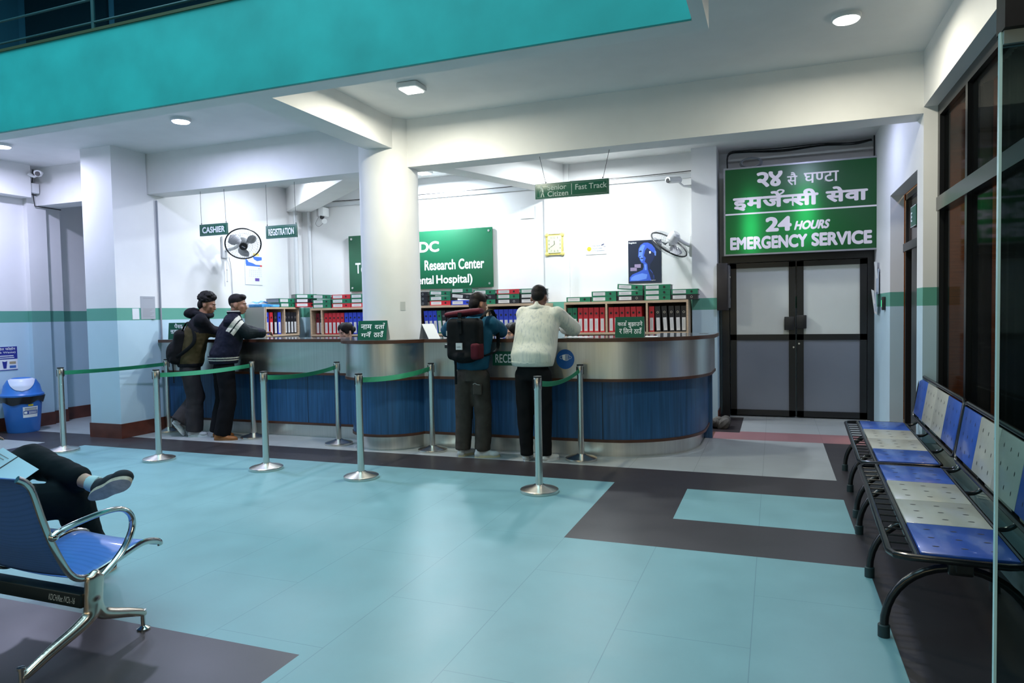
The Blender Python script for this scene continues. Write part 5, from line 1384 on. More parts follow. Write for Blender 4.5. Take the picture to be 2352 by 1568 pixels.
# papers and fittings on the counter
for (x, y, a, m, lb, w_, h_) in ((-1.30, 7.35, 0.1, PAPER, 'white sheets lying on the counter before the third green sign', 0.30, 0.21), (-2.0, 7.30, -0.2, PAPER, 'white sheet on the counter beside the white sweater sleeve', 0.28, 0.2), (-3.45, 7.35, 0.05, PAPER, 'sheet of paper on the counter beside the folded card', 0.3, 0.2)):
    q = MB().box(-w_ / 2, w_ / 2, -h_ / 2, h_ / 2, 0, 0.003); q.xf(Matrix.Translation((x, y, 1.2685)) @ Matrix.Rotation(a, 4, 'Z')); tag(obj('paper_sheet', q, m), lb, 'paper')
for x, y, lb in ((-0.93, 8.15, 'dark oblong cable slot on the rounded counter end, inner one'), (-0.76, 8.25, 'dark oblong cable slot on the rounded counter end, outer one')):
    obj('cable_slot', MB().box(x - 0.05, x + 0.05, y - 0.02, y + 0.02, 1.268, 1.2695), BLACKPL, ct)['label'] = lb
# balcony railing of the upper storey
RAIL = mat('rail_teal', (0.012, 0.07, 0.08), 0.4)
rl = thing('balcony_railing', 'dark metal railing on top of the turquoise balcony', 'railing', (-6, 4.82, 4.24))
for x in (-8.1, -5.98, -3.86, -1.74): obj('post', MB().cyl((x, 4.82, 4.24), (x, 4.82, 5.15), 0.018, n=10), RAIL, rl)
for z in (4.345, 4.56, 4.78, 5.15): obj('rail', MB().cyl((-10.5, 4.82, z), (-0.45, 4.82, z), 0.011 if z < 5 else 0.022, n=8), RAIL, rl)
# ================================================================== people
def rcone(mb, p0, r0, p1, r1, n=14):
    p0, p1 = Vector(p0), Vector(p1)
    mb.ball(p0, r0, n, 8); mb.ball(p1, r1, n, 8); mb.tube([p0, p1], [r0, r1], n)
    return mb
def chain(mb, pts, rad):
    for i in range(len(pts) - 1): rcone(mb, pts[i], rad[i], pts[i + 1], rad[i + 1])
    return mb
def paint(mb, fn):
    mb.mi = [fn(sum((mb.v[i] for i in f), Vector()) / len(f)) for f in mb.f]
    return mb
def frame(f, u=(0, 0, 1)):
    f = Vector(f).normalized(); u = Vector(u); s = f.cross(u).normalized(); u = s.cross(f)
    return Matrix((s, f, u)).transposed()                          # columns: side (its right), forward, up
def head_prims(mb, c, M_, k=1.0):
    c = Vector(c)
    def at(x, y, z): return c + M_ @ (Vector((x, y, z)) * k)
    mb.ball(at(0, -0.012, 0.03), (0.076 * k, 0.098 * k, 0.092 * k), 20, 14, rot=M_)
    mb.ball(at(0, 0.030, -0.030), (0.060 * k, 0.066 * k, 0.082 * k), 18, 12, rot=M_)
    mb.ball(at(0, 0.052, -0.090), (0.036 * k, 0.036 * k, 0.028 * k), 14, 8, rot=M_)
    for s in (-1, 1):
        mb.ball(at(0.044 * s, 0.060, -0.022), (0.024 * k, 0.024 * k, 0.022 * k), 10, 8, rot=M_)
        mb.ball(at(0.078 * s, -0.012, -0.018), (0.010 * k, 0.022 * k, 0.034 * k), 12, 8, rot=M_)
    mb.ball(at(0, 0.082, 0.022), (0.050 * k, 0.014 * k, 0.012 * k), 12, 6, rot=M_)
    rcone(mb, at(0, 0.088, 0.010), 0.009 * k, at(0, 0.108, -0.034), 0.014 * k, 10)
    mb.ball(at(0, 0.092, -0.066), (0.024 * k, 0.012 * k, 0.007 * k), 10, 6, rot=M_); mb.ball(at(0, 0.090, -0.078), (0.021 * k, 0.012 * k, 0.007 * k), 10, 6, rot=M_)
    return mb
def face_parts(c, M_, root, k=1.0, lip=(0.17, 0.075, 0.06)):
    c = Vector(c)
    def at(x, y, z): return c + M_ @ (Vector((x, y, z)) * k)
    for s in (-1, 1):
        e = obj('eye', MB().ball(at(0.032 * s, 0.082, 0.002), (0.0125 * k, 0.007 * k, 0.0065 * k), 12, 8, rot=M_), mat('eye_white', (0.55, 0.53, 0.5), 0.3), root)
        obj('iris', MB().ball(at(0.032 * s, 0.0875, 0.002), (0.0055 * k, 0.003 * k, 0.0055 * k), 10, 6, rot=M_), BLACKPL, e)
        obj('eyebrow', MB().tube([at(0.014 * s, 0.097, 0.020), at(0.034 * s, 0.093, 0.027), at(0.054 * s, 0.076, 0.020)], [0.003 * k, 0.0042 * k, 0.002 * k], 8), mat('brow_black', (0.01, 0.008, 0.007), 0.8), root)
    obj('lips', MB().ball(at(0, 0.103, -0.072), (0.023 * k, 0.004 * k, 0.009 * k), 12, 6, rot=M_), mat('lips_%d' % int(lip[0] * 100), lip, 0.5), root)
def hand_prims(mb, w, d, nrm, k=1.0, curl=0.5, side=1):
    """w wrist, d pointing direction, nrm back of the hand, side = +1 thumb on d x nrm"""
    w = Vector(w); d = Vector(d).normalized(); nrm = Vector(nrm); nrm = (nrm - d * nrm.dot(d)).normalized(); s = d.cross(nrm) * side
    rot = Matrix((s, d, nrm)).transposed()
    mb.ball(w + d * 0.050 * k, (0.041 * k, 0.052 * k, 0.016 * k), 14, 10, rot=rot)
    for i, (o, ln) in enumerate(((0.029, 0.072), (0.010, 0.082), (-0.010, 0.076), (-0.028, 0.060))):
        p = w + (d * 0.088 + s * o) * k; q = p; dd = d
        for j in range(3):
            a = curl * (0.35 + 0.5 * j) * (1 + 0.1 * i); dd = (d * math.cos(a) - nrm * math.sin(a)).normalized(); n_ = q + dd * ln * k * (0.45, 0.31, 0.24)[j]
            rcone(mb, q, (0.0095 - 0.001 * j) * k, n_, (0.0085 - 0.001 * j) * k, 8); q = n_
    t0 = w + (d * 0.028 + s * 0.034) * k; t1 = t0 + (d * 0.6 + s * 0.62 - nrm * 0.25).normalized() * 0.038 * k; t2 = t1 + (d * 0.9 + s * 0.15 - nrm * 0.35).normalized() * 0.03 * k
    rcone(mb, t0, 0.013 * k, t1, 0.011 * k, 8); rcone(mb, t1, 0.011 * k, t2, 0.0085 * k, 8)
    return mb
def foot_dir(heel, toe): return (Vector(toe) - Vector(heel)).normalized()
def shoe(root, heel, toe, m_up, m_sole, label=None, h=0.085, pts=None):
    """heel and toe at sole level; the sole follows the line between them"""
    heel, toe = Vector(heel), Vector(toe); d = toe - heel; ln = d.length; d.normalize()
    up = Vector((0, 0, 1)); up = (up - d * up.dot(d)).normalized(); s = d.cross(up)
    rot = Matrix((s, d, up)).transposed()
    mb = MB()
    mb.ball(heel + d * ln * 0.16 + up * h * 0.42, (0.038, 0.048, h * 0.45), 14, 10, rot=rot)
    mb.ball(heel + d * ln * 0.18 + up * h * 0.80, (0.036, 0.042, h * 0.42), 14, 10, rot=rot)
    mb.ball(heel + d * ln * 0.48 + up * h * 0.42, (0.040, ln * 0.28, h * 0.44), 14, 10, rot=rot)
    mb.ball(heel + d * ln * 0.74 + up * h * 0.34, (0.046, ln * 0.25, h * 0.36), 14, 10, rot=rot)
    sh = obj('shoe', blob(mb, 0.009, 3), m_up, root)
    if label: sh['label'] = label
    P = []
    for k in range(28):
        a = 2 * PI * k / 28; yy = math.cos(a); ww = 0.043 * (1 + 0.12 * yy - 0.16 * math.exp(-((yy + 0.1) / 0.35) ** 2)); P.append(heel + d * (ln * 0.5 + ln * 0.5 * yy) + s * math.sin(a) * ww)
    sb = MB(); n = len(P); sb.add([p for p in P] + [p + up * 0.024 for p in P], [list(range(n))[::-1], list(range(n, 2 * n))] + [(i, (i + 1) % n, n + (i + 1) % n, n + i) for i in range(n)], 0, True)
    obj('sole', sb, m_sole, sh)
    return sh

def skin_mat(name, col): return mat(name, col, 0.5, noise=0.06, nscale=20)
SKIN_A = skin_mat('skin_brown', (0.30, 0.15, 0.09)); SKIN_B = skin_mat('skin_deep_brown', (0.16, 0.075, 0.05)); SKIN_C = skin_mat('skin_light', (0.52, 0.30, 0.22))
HAIR = mat('black_hair', (0.007, 0.006, 0.006), 0.6, spec=0.2, noise=0.5, nscale=60, bump=0.5, bscale=90)
K = 1.04

def person(label, J, skin, loc, group=None, voxel=0.010, kh=1.04):
    """J: joints in world space. One continuous body mesh is the root; clothing and hair become its children."""
    mb = MB(); M_ = frame(J['look'], J.get('crown', (0, 0, 1)))
    head_prims(mb, J['head'], M_, kh)
    nb = Vector(J['neck']); hd = Vector(J['head'])
    rcone(mb, nb, 0.056, hd + M_ @ Vector((0, -0.025, -0.05)), 0.054)
    ch, hp = Vector(J['chest']), Vector(J['hip'])
    fw = Vector(J['face_dir'])
    mb.tube([hp - Vector((0, 0, 0.06)), hp, hp.lerp(ch, 0.45), ch, ch.lerp(nb, 0.6), nb], [(0.08, 0.12), (0.105, 0.16), (0.095, 0.135), (0.11, 0.165), (0.09, 0.14), (0.055, 0.06)], 20, flat=fw)
    for s in ('l', 'r'):
        chain(mb, [J['sh_' + s], J['el_' + s], J['wr_' + s]], [0.058, 0.044, 0.029])
        hand_prims(mb, J['wr_' + s], J['hd_' + s], J.get('hn_' + s, (0, 0, 1)), 1.0, J.get('curl', 0.5), 1 if s == 'l' else -1)
        chain(mb, [J['th_' + s], J['kn_' + s], J['an_' + s]], [0.085, 0.056, 0.038])
        h, t = Vector(J['heel_' + s]), Vector(J['toe_' + s]); fd = (t - h).normalized(); fu = Vector(J.get('fu_' + s, (0, 0, 1))); fu = (fu - fd * fu.dot(fd)).normalized()
        rcone(mb, h.lerp(t, 0.22) + fu * 0.042, 0.026, h.lerp(t, 0.76) + fu * 0.034, 0.022); rcone(mb, J['an_' + s], 0.032, h.lerp(t, 0.24) + fu * 0.05, 0.026)
    b = blob(mb, voxel, 3)
    L = Vector(loc); b.v = [v - L for v in b.v]
    o = obj('person', b, skin); o.location = L; ROOTM[o.name] = Matrix.Translation(L)
    tag(o, label, 'person', group)
    return o, M_
def torso_shape(J, rad, drop=0.0):
    mb = MB(); ch, hp, nb = Vector(J['chest']), Vector(J['hip']), Vector(J['neck'])
    mb.tube([hp + Vector((0, 0, -drop)), hp + Vector((0, 0, -drop + 0.07)), hp.lerp(ch, 0.5), ch, ch.lerp(nb, 0.62), nb + (nb - ch).normalized() * 0.02], rad, 24, flat=Vector(J['face_dir']))
    return mb
def sleeves(mb, J, r, sides='lr', cuff=0.9):
    for s in sides:
        w = Vector(J['el_' + s]).lerp(Vector(J['wr_' + s]), cuff)
        chain(mb, [J['sh_' + s], J['el_' + s], w], r)
    return mb
def trouser_shape(J, r, hem=0.0, waist=0.0):
    mb = MB(); hp = Vector(J['hip']); fw = Vector(J['face_dir'])
    mb.tube([hp + Vector((0, 0, -0.13)), hp + Vector((0, 0, -0.02)), hp + Vector((0, 0, 0.08 + waist))], [(0.12, 0.165), (0.125, 0.172), (0.115, 0.16)], 22, flat=fw)
    for s in 'lr':
        a, k, t = Vector(J['an_' + s]), Vector(J['kn_' + s]), Vector(J['th_' + s])
        e = a + (a - k).normalized() * hem
        chain(mb, [t, k], [r[0], r[1]]); mb.tube([k, k.lerp(e, 0.5), e], [r[1], (r[1] + r[2]) / 2, r[2]], 16)
    return mb
def hair_short(c, M_, k=1.04, vol=1.0, front=0.0, curl=0, seed=1, sides=1.0, low=-0.02):
    rnd = random.Random(seed); c = Vector(c); mb = MB()
    def at(x, y, z): return c + M_ @ (Vector((x, y, z)) * k)
    mb.ball(at(0, -0.020, 0.050), (0.081 * k, 0.099 * k, 0.080 * k * vol), 20, 14, rot=M_)
    mb.ball(at(0, -0.060, 0.0 + low), (0.070 * k * sides, 0.055 * k, 0.075 * k), 16, 12, rot=M_)
    mb.ball(at(0, 0.034 + front, 0.098), (0.066 * k, 0.050 * k, 0.035 * k * vol), 16, 10, rot=M_)
    if curl:
        for _ in range(curl):
            a = rnd.uniform(0, 2 * PI); e = rnd.uniform(-0.15, 1.0)
            y = math.cos(a) * math.cos(e * 1.5); x = math.sin(a) * math.cos(e * 1.5); z = math.sin(e * 1.5)
            if y > 0.25 and z < 0.55: continue
            mb.ball(at(x * 0.094, -0.015 + y * 0.110, 0.052 + z * 0.098 * vol), rnd.uniform(0.012, 0.021) * k, 8, 6)
    return mb
WHITESHOE = mat('shoe_white', (0.62, 0.63, 0.62), 0.5); CREAMSOLE = mat('sole_cream', (0.55, 0.48, 0.30), 0.6); WSOLE = mat('sole_white', (0.66, 0.68, 0.70), 0.5)

# ---- person in the white knitted sweater
J = dict(hip=(-2.335, 6.740, 0.980), chest=(-2.320, 6.860, 1.380), neck=(-2.315, 6.925, 1.585), head=(-2.325, 6.960, 1.700), look=(-0.1, 0.95, -0.35), face_dir=(0.05, 1, 0),
         sh_l=(-2.485, 6.900, 1.535), el_l=(-2.515, 7.100, 1.365), wr_l=(-2.420, 7.250, 1.350), hd_l=(0.9, 0.3, 0.0), sh_r=(-2.115, 6.890, 1.530), el_r=(-1.990, 7.090, 1.370), wr_r=(-2.160, 7.240, 1.355), hd_r=(-0.8, 0.3, 0.12),
         th_l=(-2.430, 6.750, 0.900), kn_l=(-2.435, 6.770, 0.500), an_l=(-2.425, 6.770, 0.100), heel_l=(-2.430, 6.720, 0.000), toe_l=(-2.450, 6.980, 0.000), th_r=(-2.240, 6.750, 0.900), kn_r=(-2.235, 6.790, 0.500), an_r=(-2.235, 6.800, 0.100), heel_r=(-2.250, 6.740, 0.000), toe_r=(-2.140, 6.970, 0.000), curl=0.6)
ps, M_ = person('person in a white streaked knit sweater leaning on the counter', J, SKIN_B, (-2.33, 6.83, 0))
sm = torso_shape(J, [(0.160, 0.225), (0.172, 0.240), (0.162, 0.240), (0.158, 0.240), (0.128, 0.236), (0.085, 0.135)], -0.04)
sleeves(sm, J, [0.082, 0.084, 0.056], 'lr', 0.80)
SWEAT = bpy.data.materials.new('streaked_knit'); SWEAT.use_nodes = True
_n = SWEAT.node_tree; _b = _n.nodes['Principled BSDF']; _b.inputs['Roughness'].default_value = 0.9
_tc = _n.nodes.new('ShaderNodeTexCoord'); _mp = _n.nodes.new('ShaderNodeMapping'); _mp.inputs['Scale'].default_value = (1, 1, 0.09)
_z = _n.nodes.new('ShaderNodeTexNoise'); _z.inputs['Scale'].default_value = 55; _z.inputs['Detail'].default_value = 4
_n.links.new(_tc.outputs['Object'], _mp.inputs[0]); _n.links.new(_mp.outputs[0], _z.inputs['Vector'])
_rp = _n.nodes.new('ShaderNodeValToRGB'); _e = _rp.color_ramp.elements
_e[0].position = 0.26; _e[0].color = (0.44, 0.47, 0.45, 1); _e[1].position = 0.50; _e[1].color = (0.66, 0.66, 0.57, 1)
_n.links.new(_z.outputs['Fac'], _rp.inputs[0]); _n.links.new(_rp.outputs[0], _b.inputs['Base Color'])
_bp = _n.nodes.new('ShaderNodeBump'); _bp.inputs['Strength'].default_value = 0.35; _bp.inputs['Distance'].default_value = 0.004; _n.links.new(_z.outputs['Fac'], _bp.inputs['Height']); _n.links.new(_bp.outputs[0], _b.inputs['Normal'])
sb_ = blob(sm, 0.013, 9, 0.012, 0.14)
obj('sweater', sb_, SWEAT, ps)
obj('sweater_hem', blob(MB().tube([Vector(J['hip']) + Vector((0, 0, 0.015)), Vector(J['hip']) + Vector((0, 0, 0.075))], [(0.150, 0.216), (0.168, 0.236)], 36, flat=(0, 1, 0)), 0.012, 4), mat('knit_rib', (0.60, 0.61, 0.54), 0.9, spec=0.12, bump=0.4, bscale=120), ps)
nk = Vector(J['neck'])
obj('hood', blob(MB().tube([nk + Vector((-0.13, 0.00, -0.02)), nk + Vector((-0.06, -0.070, 0.0)), nk + Vector((0.0, -0.090, 0.02)), nk + Vector((0.06, -0.070, 0.0)), nk + Vector((0.13, 0.0, -0.02))], [0.028, 0.034, 0.040, 0.034, 0.028], 12).tube([nk + Vector((0, -0.09, 0.0)), nk + Vector((0, -0.082, 0.078))], [0.042, 0.016], 12), 0.011, 3), SWEAT, ps)
obj('trousers', blob(trouser_shape(J, [0.105, 0.088, 0.068], 0.04), 0.013, 4, 0.014, 0.14), mat('trousers_black', (0.008, 0.008, 0.009), 0.8, spec=0.12), ps)
hm = hair_short(J['head'], M_, 1.04, 1.0, 0.0, low=0.012)
obj('hair', blob(hm, 0.009, 3), HAIR, ps)
face_parts(J['head'], M_, ps)
for s in 'lr': shoe(ps, J['heel_' + s], J['toe_' + s], WHITESHOE, WSOLE, 'white trainer')

# ---- person in the teal jacket with a backpack
J = dict(hip=(-3.050, 6.800, 0.950), chest=(-3.040, 6.870, 1.320), neck=(-3.040, 6.940, 1.510), head=(-3.030, 6.970, 1.645), look=(0.40, 0.85, -0.35), face_dir=(0.12, 1, 0),
         sh_l=(-3.235, 6.900, 1.460), el_l=(-3.475, 7.100, 1.360), wr_l=(-3.220, 7.270, 1.350), hd_l=(0.9, 0.2, 0.0), sh_r=(-2.865, 6.900, 1.435), el_r=(-2.825, 7.100, 1.352), wr_r=(-2.900, 7.280, 1.350), hd_r=(-0.9, 0.2, 0.0),
         th_l=(-3.140, 6.800, 0.860), kn_l=(-3.165, 6.830, 0.480), an_l=(-3.175, 6.810, 0.100), heel_l=(-3.200, 6.740, 0.000), toe_l=(-3.120, 6.990, 0.000), th_r=(-2.950, 6.800, 0.860), kn_r=(-2.940, 6.840, 0.480), an_r=(-2.950, 6.830, 0.100), heel_r=(-3.020, 6.760, 0.000), toe_r=(-2.770, 6.880, 0.000))
pb, M_ = person('person in a teal jacket wearing a black and maroon backpack', J, SKIN_A, (-3.05, 6.9, 0))
TEALJ = mat('jacket_teal', (0.010, 0.070, 0.125), 0.75, spec=0.12, noise=0.15, nscale=10)
sm = torso_shape(J, [(0.14, 0.19), (0.155, 0.205), (0.15, 0.205), (0.15, 0.215), (0.12, 0.175), (0.068, 0.078)], 0.0)
sleeves(sm, J, [0.092, 0.082, 0.055], 'lr', 0.92)
obj('jacket', blob(sm, 0.013, 5, 0.018, 0.10), TEALJ, pb)
nk = Vector(J['neck'])
obj('collar', blob(MB().tube([nk + Vector((0.085 * math.cos(a), 0.085 * math.sin(a) - 0.01, 0.035)) for a in [2 * PI * t / 16 for t in range(16)]], [(0.034, 0.014)] * 16, 10, closed=True, flat=(0, 0, 1)), 0.009, 2), TEALJ, pb)
BROWNTR = mat('trousers_brown_grey', (0.062, 0.052, 0.044), 0.85, spec=0.12, noise=0.15, nscale=15)
tr_ = obj('trousers', blob(trouser_shape(J, [0.108, 0.096, 0.088], 0.03), 0.013, 4, 0.018, 0.12), BROWNTR, pb)
obj('pocket_patch', blob(MB().box(-2.985, -2.885, 6.668, 6.70, 0.69, 0.80), 0.008, 1), BROWNTR, tr_)
obj('pocket_mark', onto(stroke([(-2.98, 0.80), (-2.955, 0.812), (-2.93, 0.80), (-2.90, 0.797)], 0.008), (0, 6.664, 0), (1, 0, 0), (0, 0, 1)), mat('print_grey', (0.25, 0.24, 0.22), 0.7), tr_)
obj('hair', blob(hair_short(J['head'], M_, 1.04, 1.0, 0.0, 0, 5, low=-0.005), 0.009, 3), HAIR, pb)
face_parts(J['head'], M_, pb)
for s in 'lr': shoe(pb, J['heel_' + s], J['toe_' + s], WHITESHOE, CREAMSOLE, 'off white trainer with cream sole', 0.095)
# the backpack
bp_ = thing('backpack', 'black roll top backpack with maroon top worn over the teal jacket', 'backpack', (-3.09, 6.75, 1.04))
PACK = mat('pack_black', (0.007, 0.008, 0.009), 0.75, spec=0.12, bump=0.2, bscale=150); MAROON = mat('pack_maroon', (0.085, 0.012, 0.020), 0.7, spec=0.12, noise=0.15, nscale=20)
pk = MB().rbox(-3.275, -2.905, 6.62, 6.83, 1.06, 1.50, 0.055, 4); pk.ball((-3.09, 6.70, 1.10), (0.165, 0.11, 0.075), 16, 10)
o_ = obj('body', blob(pk, 0.012, 4, 0.010, 0.1), PACK, bp_)
obj('roll_top', blob(MB().tube([(-3.30, 6.74, 1.535), (-3.19, 6.74, 1.545), (-3.00, 6.74, 1.565), (-2.90, 6.74, 1.575)], [(0.032, 0.085), (0.038, 0.09), (0.038, 0.09), (0.030, 0.08)], 16, flat=(0, 0, 1)), 0.010, 3), MAROON, bp_)
obj('side_panel', blob(MB().rbox(-2.985, -2.895, 6.60, 6.78, 1.07, 1.24, 0.025, 3), 0.010, 2), MAROON, bp_)
obj('top_strap', MB().box(-3.115, -3.075, 6.60, 6.612, 1.34, 1.56), PACK, bp_)
obj('buckle', MB().rbox(-3.12, -3.07, 6.588, 6.602, 1.46, 1.50, 0.006), BLACKPL, bp_)
tg = obj('patch', MB().box(-3.135, -3.065, 6.583, 6.60, 1.175, 1.245), mat('patch_white', (0.55, 0.57, 0.58), 0.6), bp_)
obj('lettering', onto(place(latin('nalle'), -3.125, -3.080, 1.198, 1.212), (0, 6.583, 0), (1, 0, 0), (0, 0, 1), 0.001), BLACKPL, tg)
obj('shoulder_strap', MB().tube(smooth_path([(-3.20, 6.82, 1.49), (-3.21, 6.95, 1.585), (-3.20, 7.05, 1.50), (-3.22, 7.05, 1.30), (-3.24, 6.95, 1.15), (-3.22, 6.82, 1.10)], 5), [(0.008, 0.024)] * 26, 8, flat=(0, 0, 1)), PACK, bp_)
obj('shoulder_strap', MB().tube(smooth_path([(-2.95, 6.82, 1.49), (-2.90, 6.95, 1.585), (-2.88, 7.05, 1.50), (-2.85, 7.05, 1.30), (-2.84, 6.98, 1.15), (-2.92, 6.82, 1.10)], 5), [(0.008, 0.024)] * 26, 8, flat=(0, 0, 1)), PACK, bp_)
obj('hanging_strap', MB().box(-3.225, -3.20, 6.73, 6.738, 0.80, 1.10), PACK, bp_)
obj('side_clip', MB().rbox(-3.325, -3.265, 6.70, 6.74, 1.185, 1.225, 0.008), BLACKPL, bp_)
obj('zip_tag', MB().box(-3.252, -3.244, 6.604, 6.612, 1.32, 1.37), mat('tag_white', (0.6, 0.6, 0.6), 0.6), bp_)

for c_ in bp_.children: c_.location.y -= 0.085; c_.location.x += 0.045
for c_ in tg.children: c_.location = (0, 0, 0)

# ---- student in a hooded olive and black jacket
J = dict(hip=(-7.170, 6.980, 0.970), chest=(-7.070, 7.020, 1.400), neck=(-7.000, 7.060, 1.600), head=(-6.965, 7.10, 1.735), look=(0.82, 0.50, -0.28), face_dir=(0.70, 0.71, 0),
         sh_l=(-7.160, 7.140, 1.530), el_l=(-7.120, 7.310, 1.375), wr_l=(-6.920, 7.400, 1.345), hd_l=(0.9, 0.3, 0), sh_r=(-6.920, 6.930, 1.530), el_r=(-6.940, 7.100, 1.375), wr_r=(-6.780, 7.300, 1.345), hd_r=(0.8, 0.5, 0),
         th_l=(-7.27, 7.04, 0.88), kn_l=(-7.22, 7.12, 0.50), an_l=(-7.33, 6.93, 0.22), heel_l=(-7.41, 6.87, 0.19), toe_l=(-7.31, 6.96, 0.0), th_r=(-7.13, 6.93, 0.88), kn_r=(-7.13, 7.0, 0.50), an_r=(-7.16, 7.0, 0.10), heel_r=(-7.22, 6.95, 0), toe_r=(-6.99, 7.06, 0))
ph, M_ = person('person in an olive and black hooded jacket with one heel raised', J, SKIN_A, (-7.2, 6.98, 0))
sm = torso_shape(J, [(0.15, 0.18), (0.165, 0.195), (0.155, 0.20), (0.15, 0.21), (0.115, 0.165), (0.066, 0.078)], 0.05)
sleeves(sm, J, [0.090, 0.078, 0.055], 'lr', 0.9)
BLKJ = mat('jacket_black', (0.011, 0.011, 0.015), 0.75, spec=0.12, noise=0.15, nscale=12); OLIVE = mat('jacket_olive', (0.062, 0.048, 0.022), 0.8, spec=0.12, noise=0.12, nscale=12)
jk = blob(sm, 0.013, 5, 0.02, 0.10)
def hood_col(p):
    side = (p - Vector((-7.10, 7.0, 0))).dot(Vector((0.71, -0.70, 0)))
    top = 1.50 - 0.55 * max(0, (p.x + 7.16))
    return 1 if 0.97 < p.z < top and side > -0.02 else 0
obj('jacket', paint(jk, hood_col), [BLKJ, OLIVE], ph)
nk = Vector(J['neck'])
obj('hood', blob(MB().ball(nk + Vector((-0.13, -0.05, 0.02)), (0.10, 0.115, 0.075), 16, 10).tube([nk + Vector((0.10 * math.cos(a), 0.10 * math.sin(a), 0.01 - 0.03 * math.cos(a))) for a in [2 * PI * t / 16 for t in range(16)]], 0.036, 10, closed=True), 0.011, 3, 0.02, 0.06), BLKJ, ph)
obj('trousers', blob(trouser_shape(J, [0.112, 0.105, 0.108], 0.03), 0.013, 4, 0.016, 0.12), mat('trousers_charcoal', (0.042, 0.037, 0.040), 0.85, spec=0.12), ph)
obj('hair', blob(hair_short(J['head'], M_, 1.04, 1.04, 0.006, 200, 3, 1.0, -0.012), 0.007, 1), HAIR, ph)
face_parts(J['head'], M_, ph)
for s in 'lr': shoe(ph, J['heel_' + s], J['toe_' + s], mat('shoe_pale_grey', (0.45, 0.45, 0.46), 0.5), WSOLE, 'pale trainer')
b2 = thing('backpack', 'plain black backpack worn by the hooded student', 'backpack', (-7.45, 6.86, 1.0))
q = MB().rbox(-0.155, 0.155, -0.09, 0.10, 0.0, 0.47, 0.06, 4); q.ball((0, -0.05, 0.16), (0.15, 0.10, 0.16), 16, 10); q.ball((0, 0.0, 0.40), (0.10, 0.09, 0.10), 14, 8)
q.xf(Matrix.Translation((-7.30, 6.85, 0.965)) @ Matrix.Rotation(R(-42), 4, 'Z') @ Matrix.Rotation(R(-12), 4, 'X') @ Matrix.Diagonal((0.92, 0.85, 0.93, 1)))
obj('body', blob(q, 0.012, 4, 0.016, 0.1), mat('pack_plain_black', (0.006, 0.006, 0.007), 0.7, spec=0.12), b2)
obj('shoulder_strap', MB().tube(smooth_path([(-7.20, 6.88, 1.36), (-7.12, 6.90, 1.50), (-6.98, 6.86, 1.42), (-6.95, 6.84, 1.25), (-7.08, 6.79, 1.12), (-7.22, 6.77, 1.04)], 5), [(0.008, 0.022)] * 26, 8, flat=(0, 0, 1)), PACK, b2)
obj('hanging_strap', MB().tube([(-7.28, 6.80, 1.02), (-7.27, 6.80, 0.72)], [(0.004, 0.010)] * 2, 8, flat=(0, 1, 0)), PACK, b2)

# ---- student in the striped varsity jacket
J = dict(hip=(-6.600, 6.970, 0.990), chest=(-6.510, 7.030, 1.400), neck=(-6.490, 7.070, 1.595), head=(-6.450, 7.090, 1.720), look=(0.86, 0.50, -0.12), face_dir=(0.62, 0.78, 0),
         sh_l=(-6.640, 7.170, 1.510), el_l=(-6.580, 7.340, 1.375), wr_l=(-6.360, 7.430, 1.345), hd_l=(0.9, 0.2, 0), sh_r=(-6.430, 6.930, 1.500), el_r=(-6.275, 7.040, 1.355), wr_r=(-6.190, 7.235, 1.345), hd_r=(0.150, 1.000, 0.080), hn_r=(-0.3, 0.2, 1), curl=0.9,
         th_l=(-6.700, 7.040, 0.900), kn_l=(-6.740, 7.090, 0.500), an_l=(-6.80, 7.04, 0.10), heel_l=(-6.85, 7.0, 0), toe_l=(-6.64, 7.15, 0), th_r=(-6.520, 6.910, 0.900), kn_r=(-6.510, 6.930, 0.500), an_r=(-6.59, 6.90, 0.10), heel_r=(-6.67, 6.83, 0), toe_r=(-6.38, 6.93, 0))
pv, M_ = person('person in a navy jacket with cream striped sleeve beside the hooded student', J, SKIN_A, (-6.66, 6.97, 0))
sm = torso_shape(J, [(0.15, 0.19), (0.175, 0.215), (0.165, 0.215), (0.16, 0.22), (0.115, 0.165), (0.068, 0.078)], 0.0)
sleeves(sm, J, [0.095, 0.085, 0.058], 'lr', 0.93)
NAVYJ = mat('jacket_navy', (0.009, 0.010, 0.022), 0.6, spec=0.12, noise=0.15, nscale=12); SLV = mat('sleeve_green_black', (0.006, 0.012, 0.014), 0.6, spec=0.12); CREAM = mat('stripe_cream', (0.55, 0.54, 0.46), 0.7)
jk = blob(sm, 0.0065, 9, 0.02, 0.11)
sr0, er0 = Vector(J['sh_r']), Vector(J['el_r'])
def vars_col(p):
    t = (p - sr0).dot((er0 - sr0).normalized()) / (er0 - sr0).length
    far = (p - sr0 - (er0 - sr0) * max(0, min(1, t))).length
    out = (p - Vector((-6.51, 7.03, 0))).dot(Vector((0.78, -0.62, 0)))
    if out > 0.075 and p.z > 1.2 and far < 0.14:
        if 0.10 < t < 0.30 or 0.37 < t < 0.57: return 2
        if t > 0.10: return 1
    if p.z < 1.36 and (p - Vector(J['wr_r'])).length < 0.26: return 1
    return 0
obj('jacket', paint(jk, vars_col), [NAVYJ, SLV, CREAM], pv)
hp = Vector(J['hip'])
wb_ = blob(MB().tube([hp + Vector((0, 0, -0.02)), hp + Vector((0, 0, 0.075))], [(0.168, 0.208), (0.192, 0.232)], 30, flat=J['face_dir']), 0.007, 1)
obj('waistband', paint(wb_, lambda p: 1 if (0.052 < p.z - hp.z < 0.066 or 0.022 < p.z - hp.z < 0.036) else 0), [NAVYJ, CREAM], pv)
nk = Vector(J['neck'])
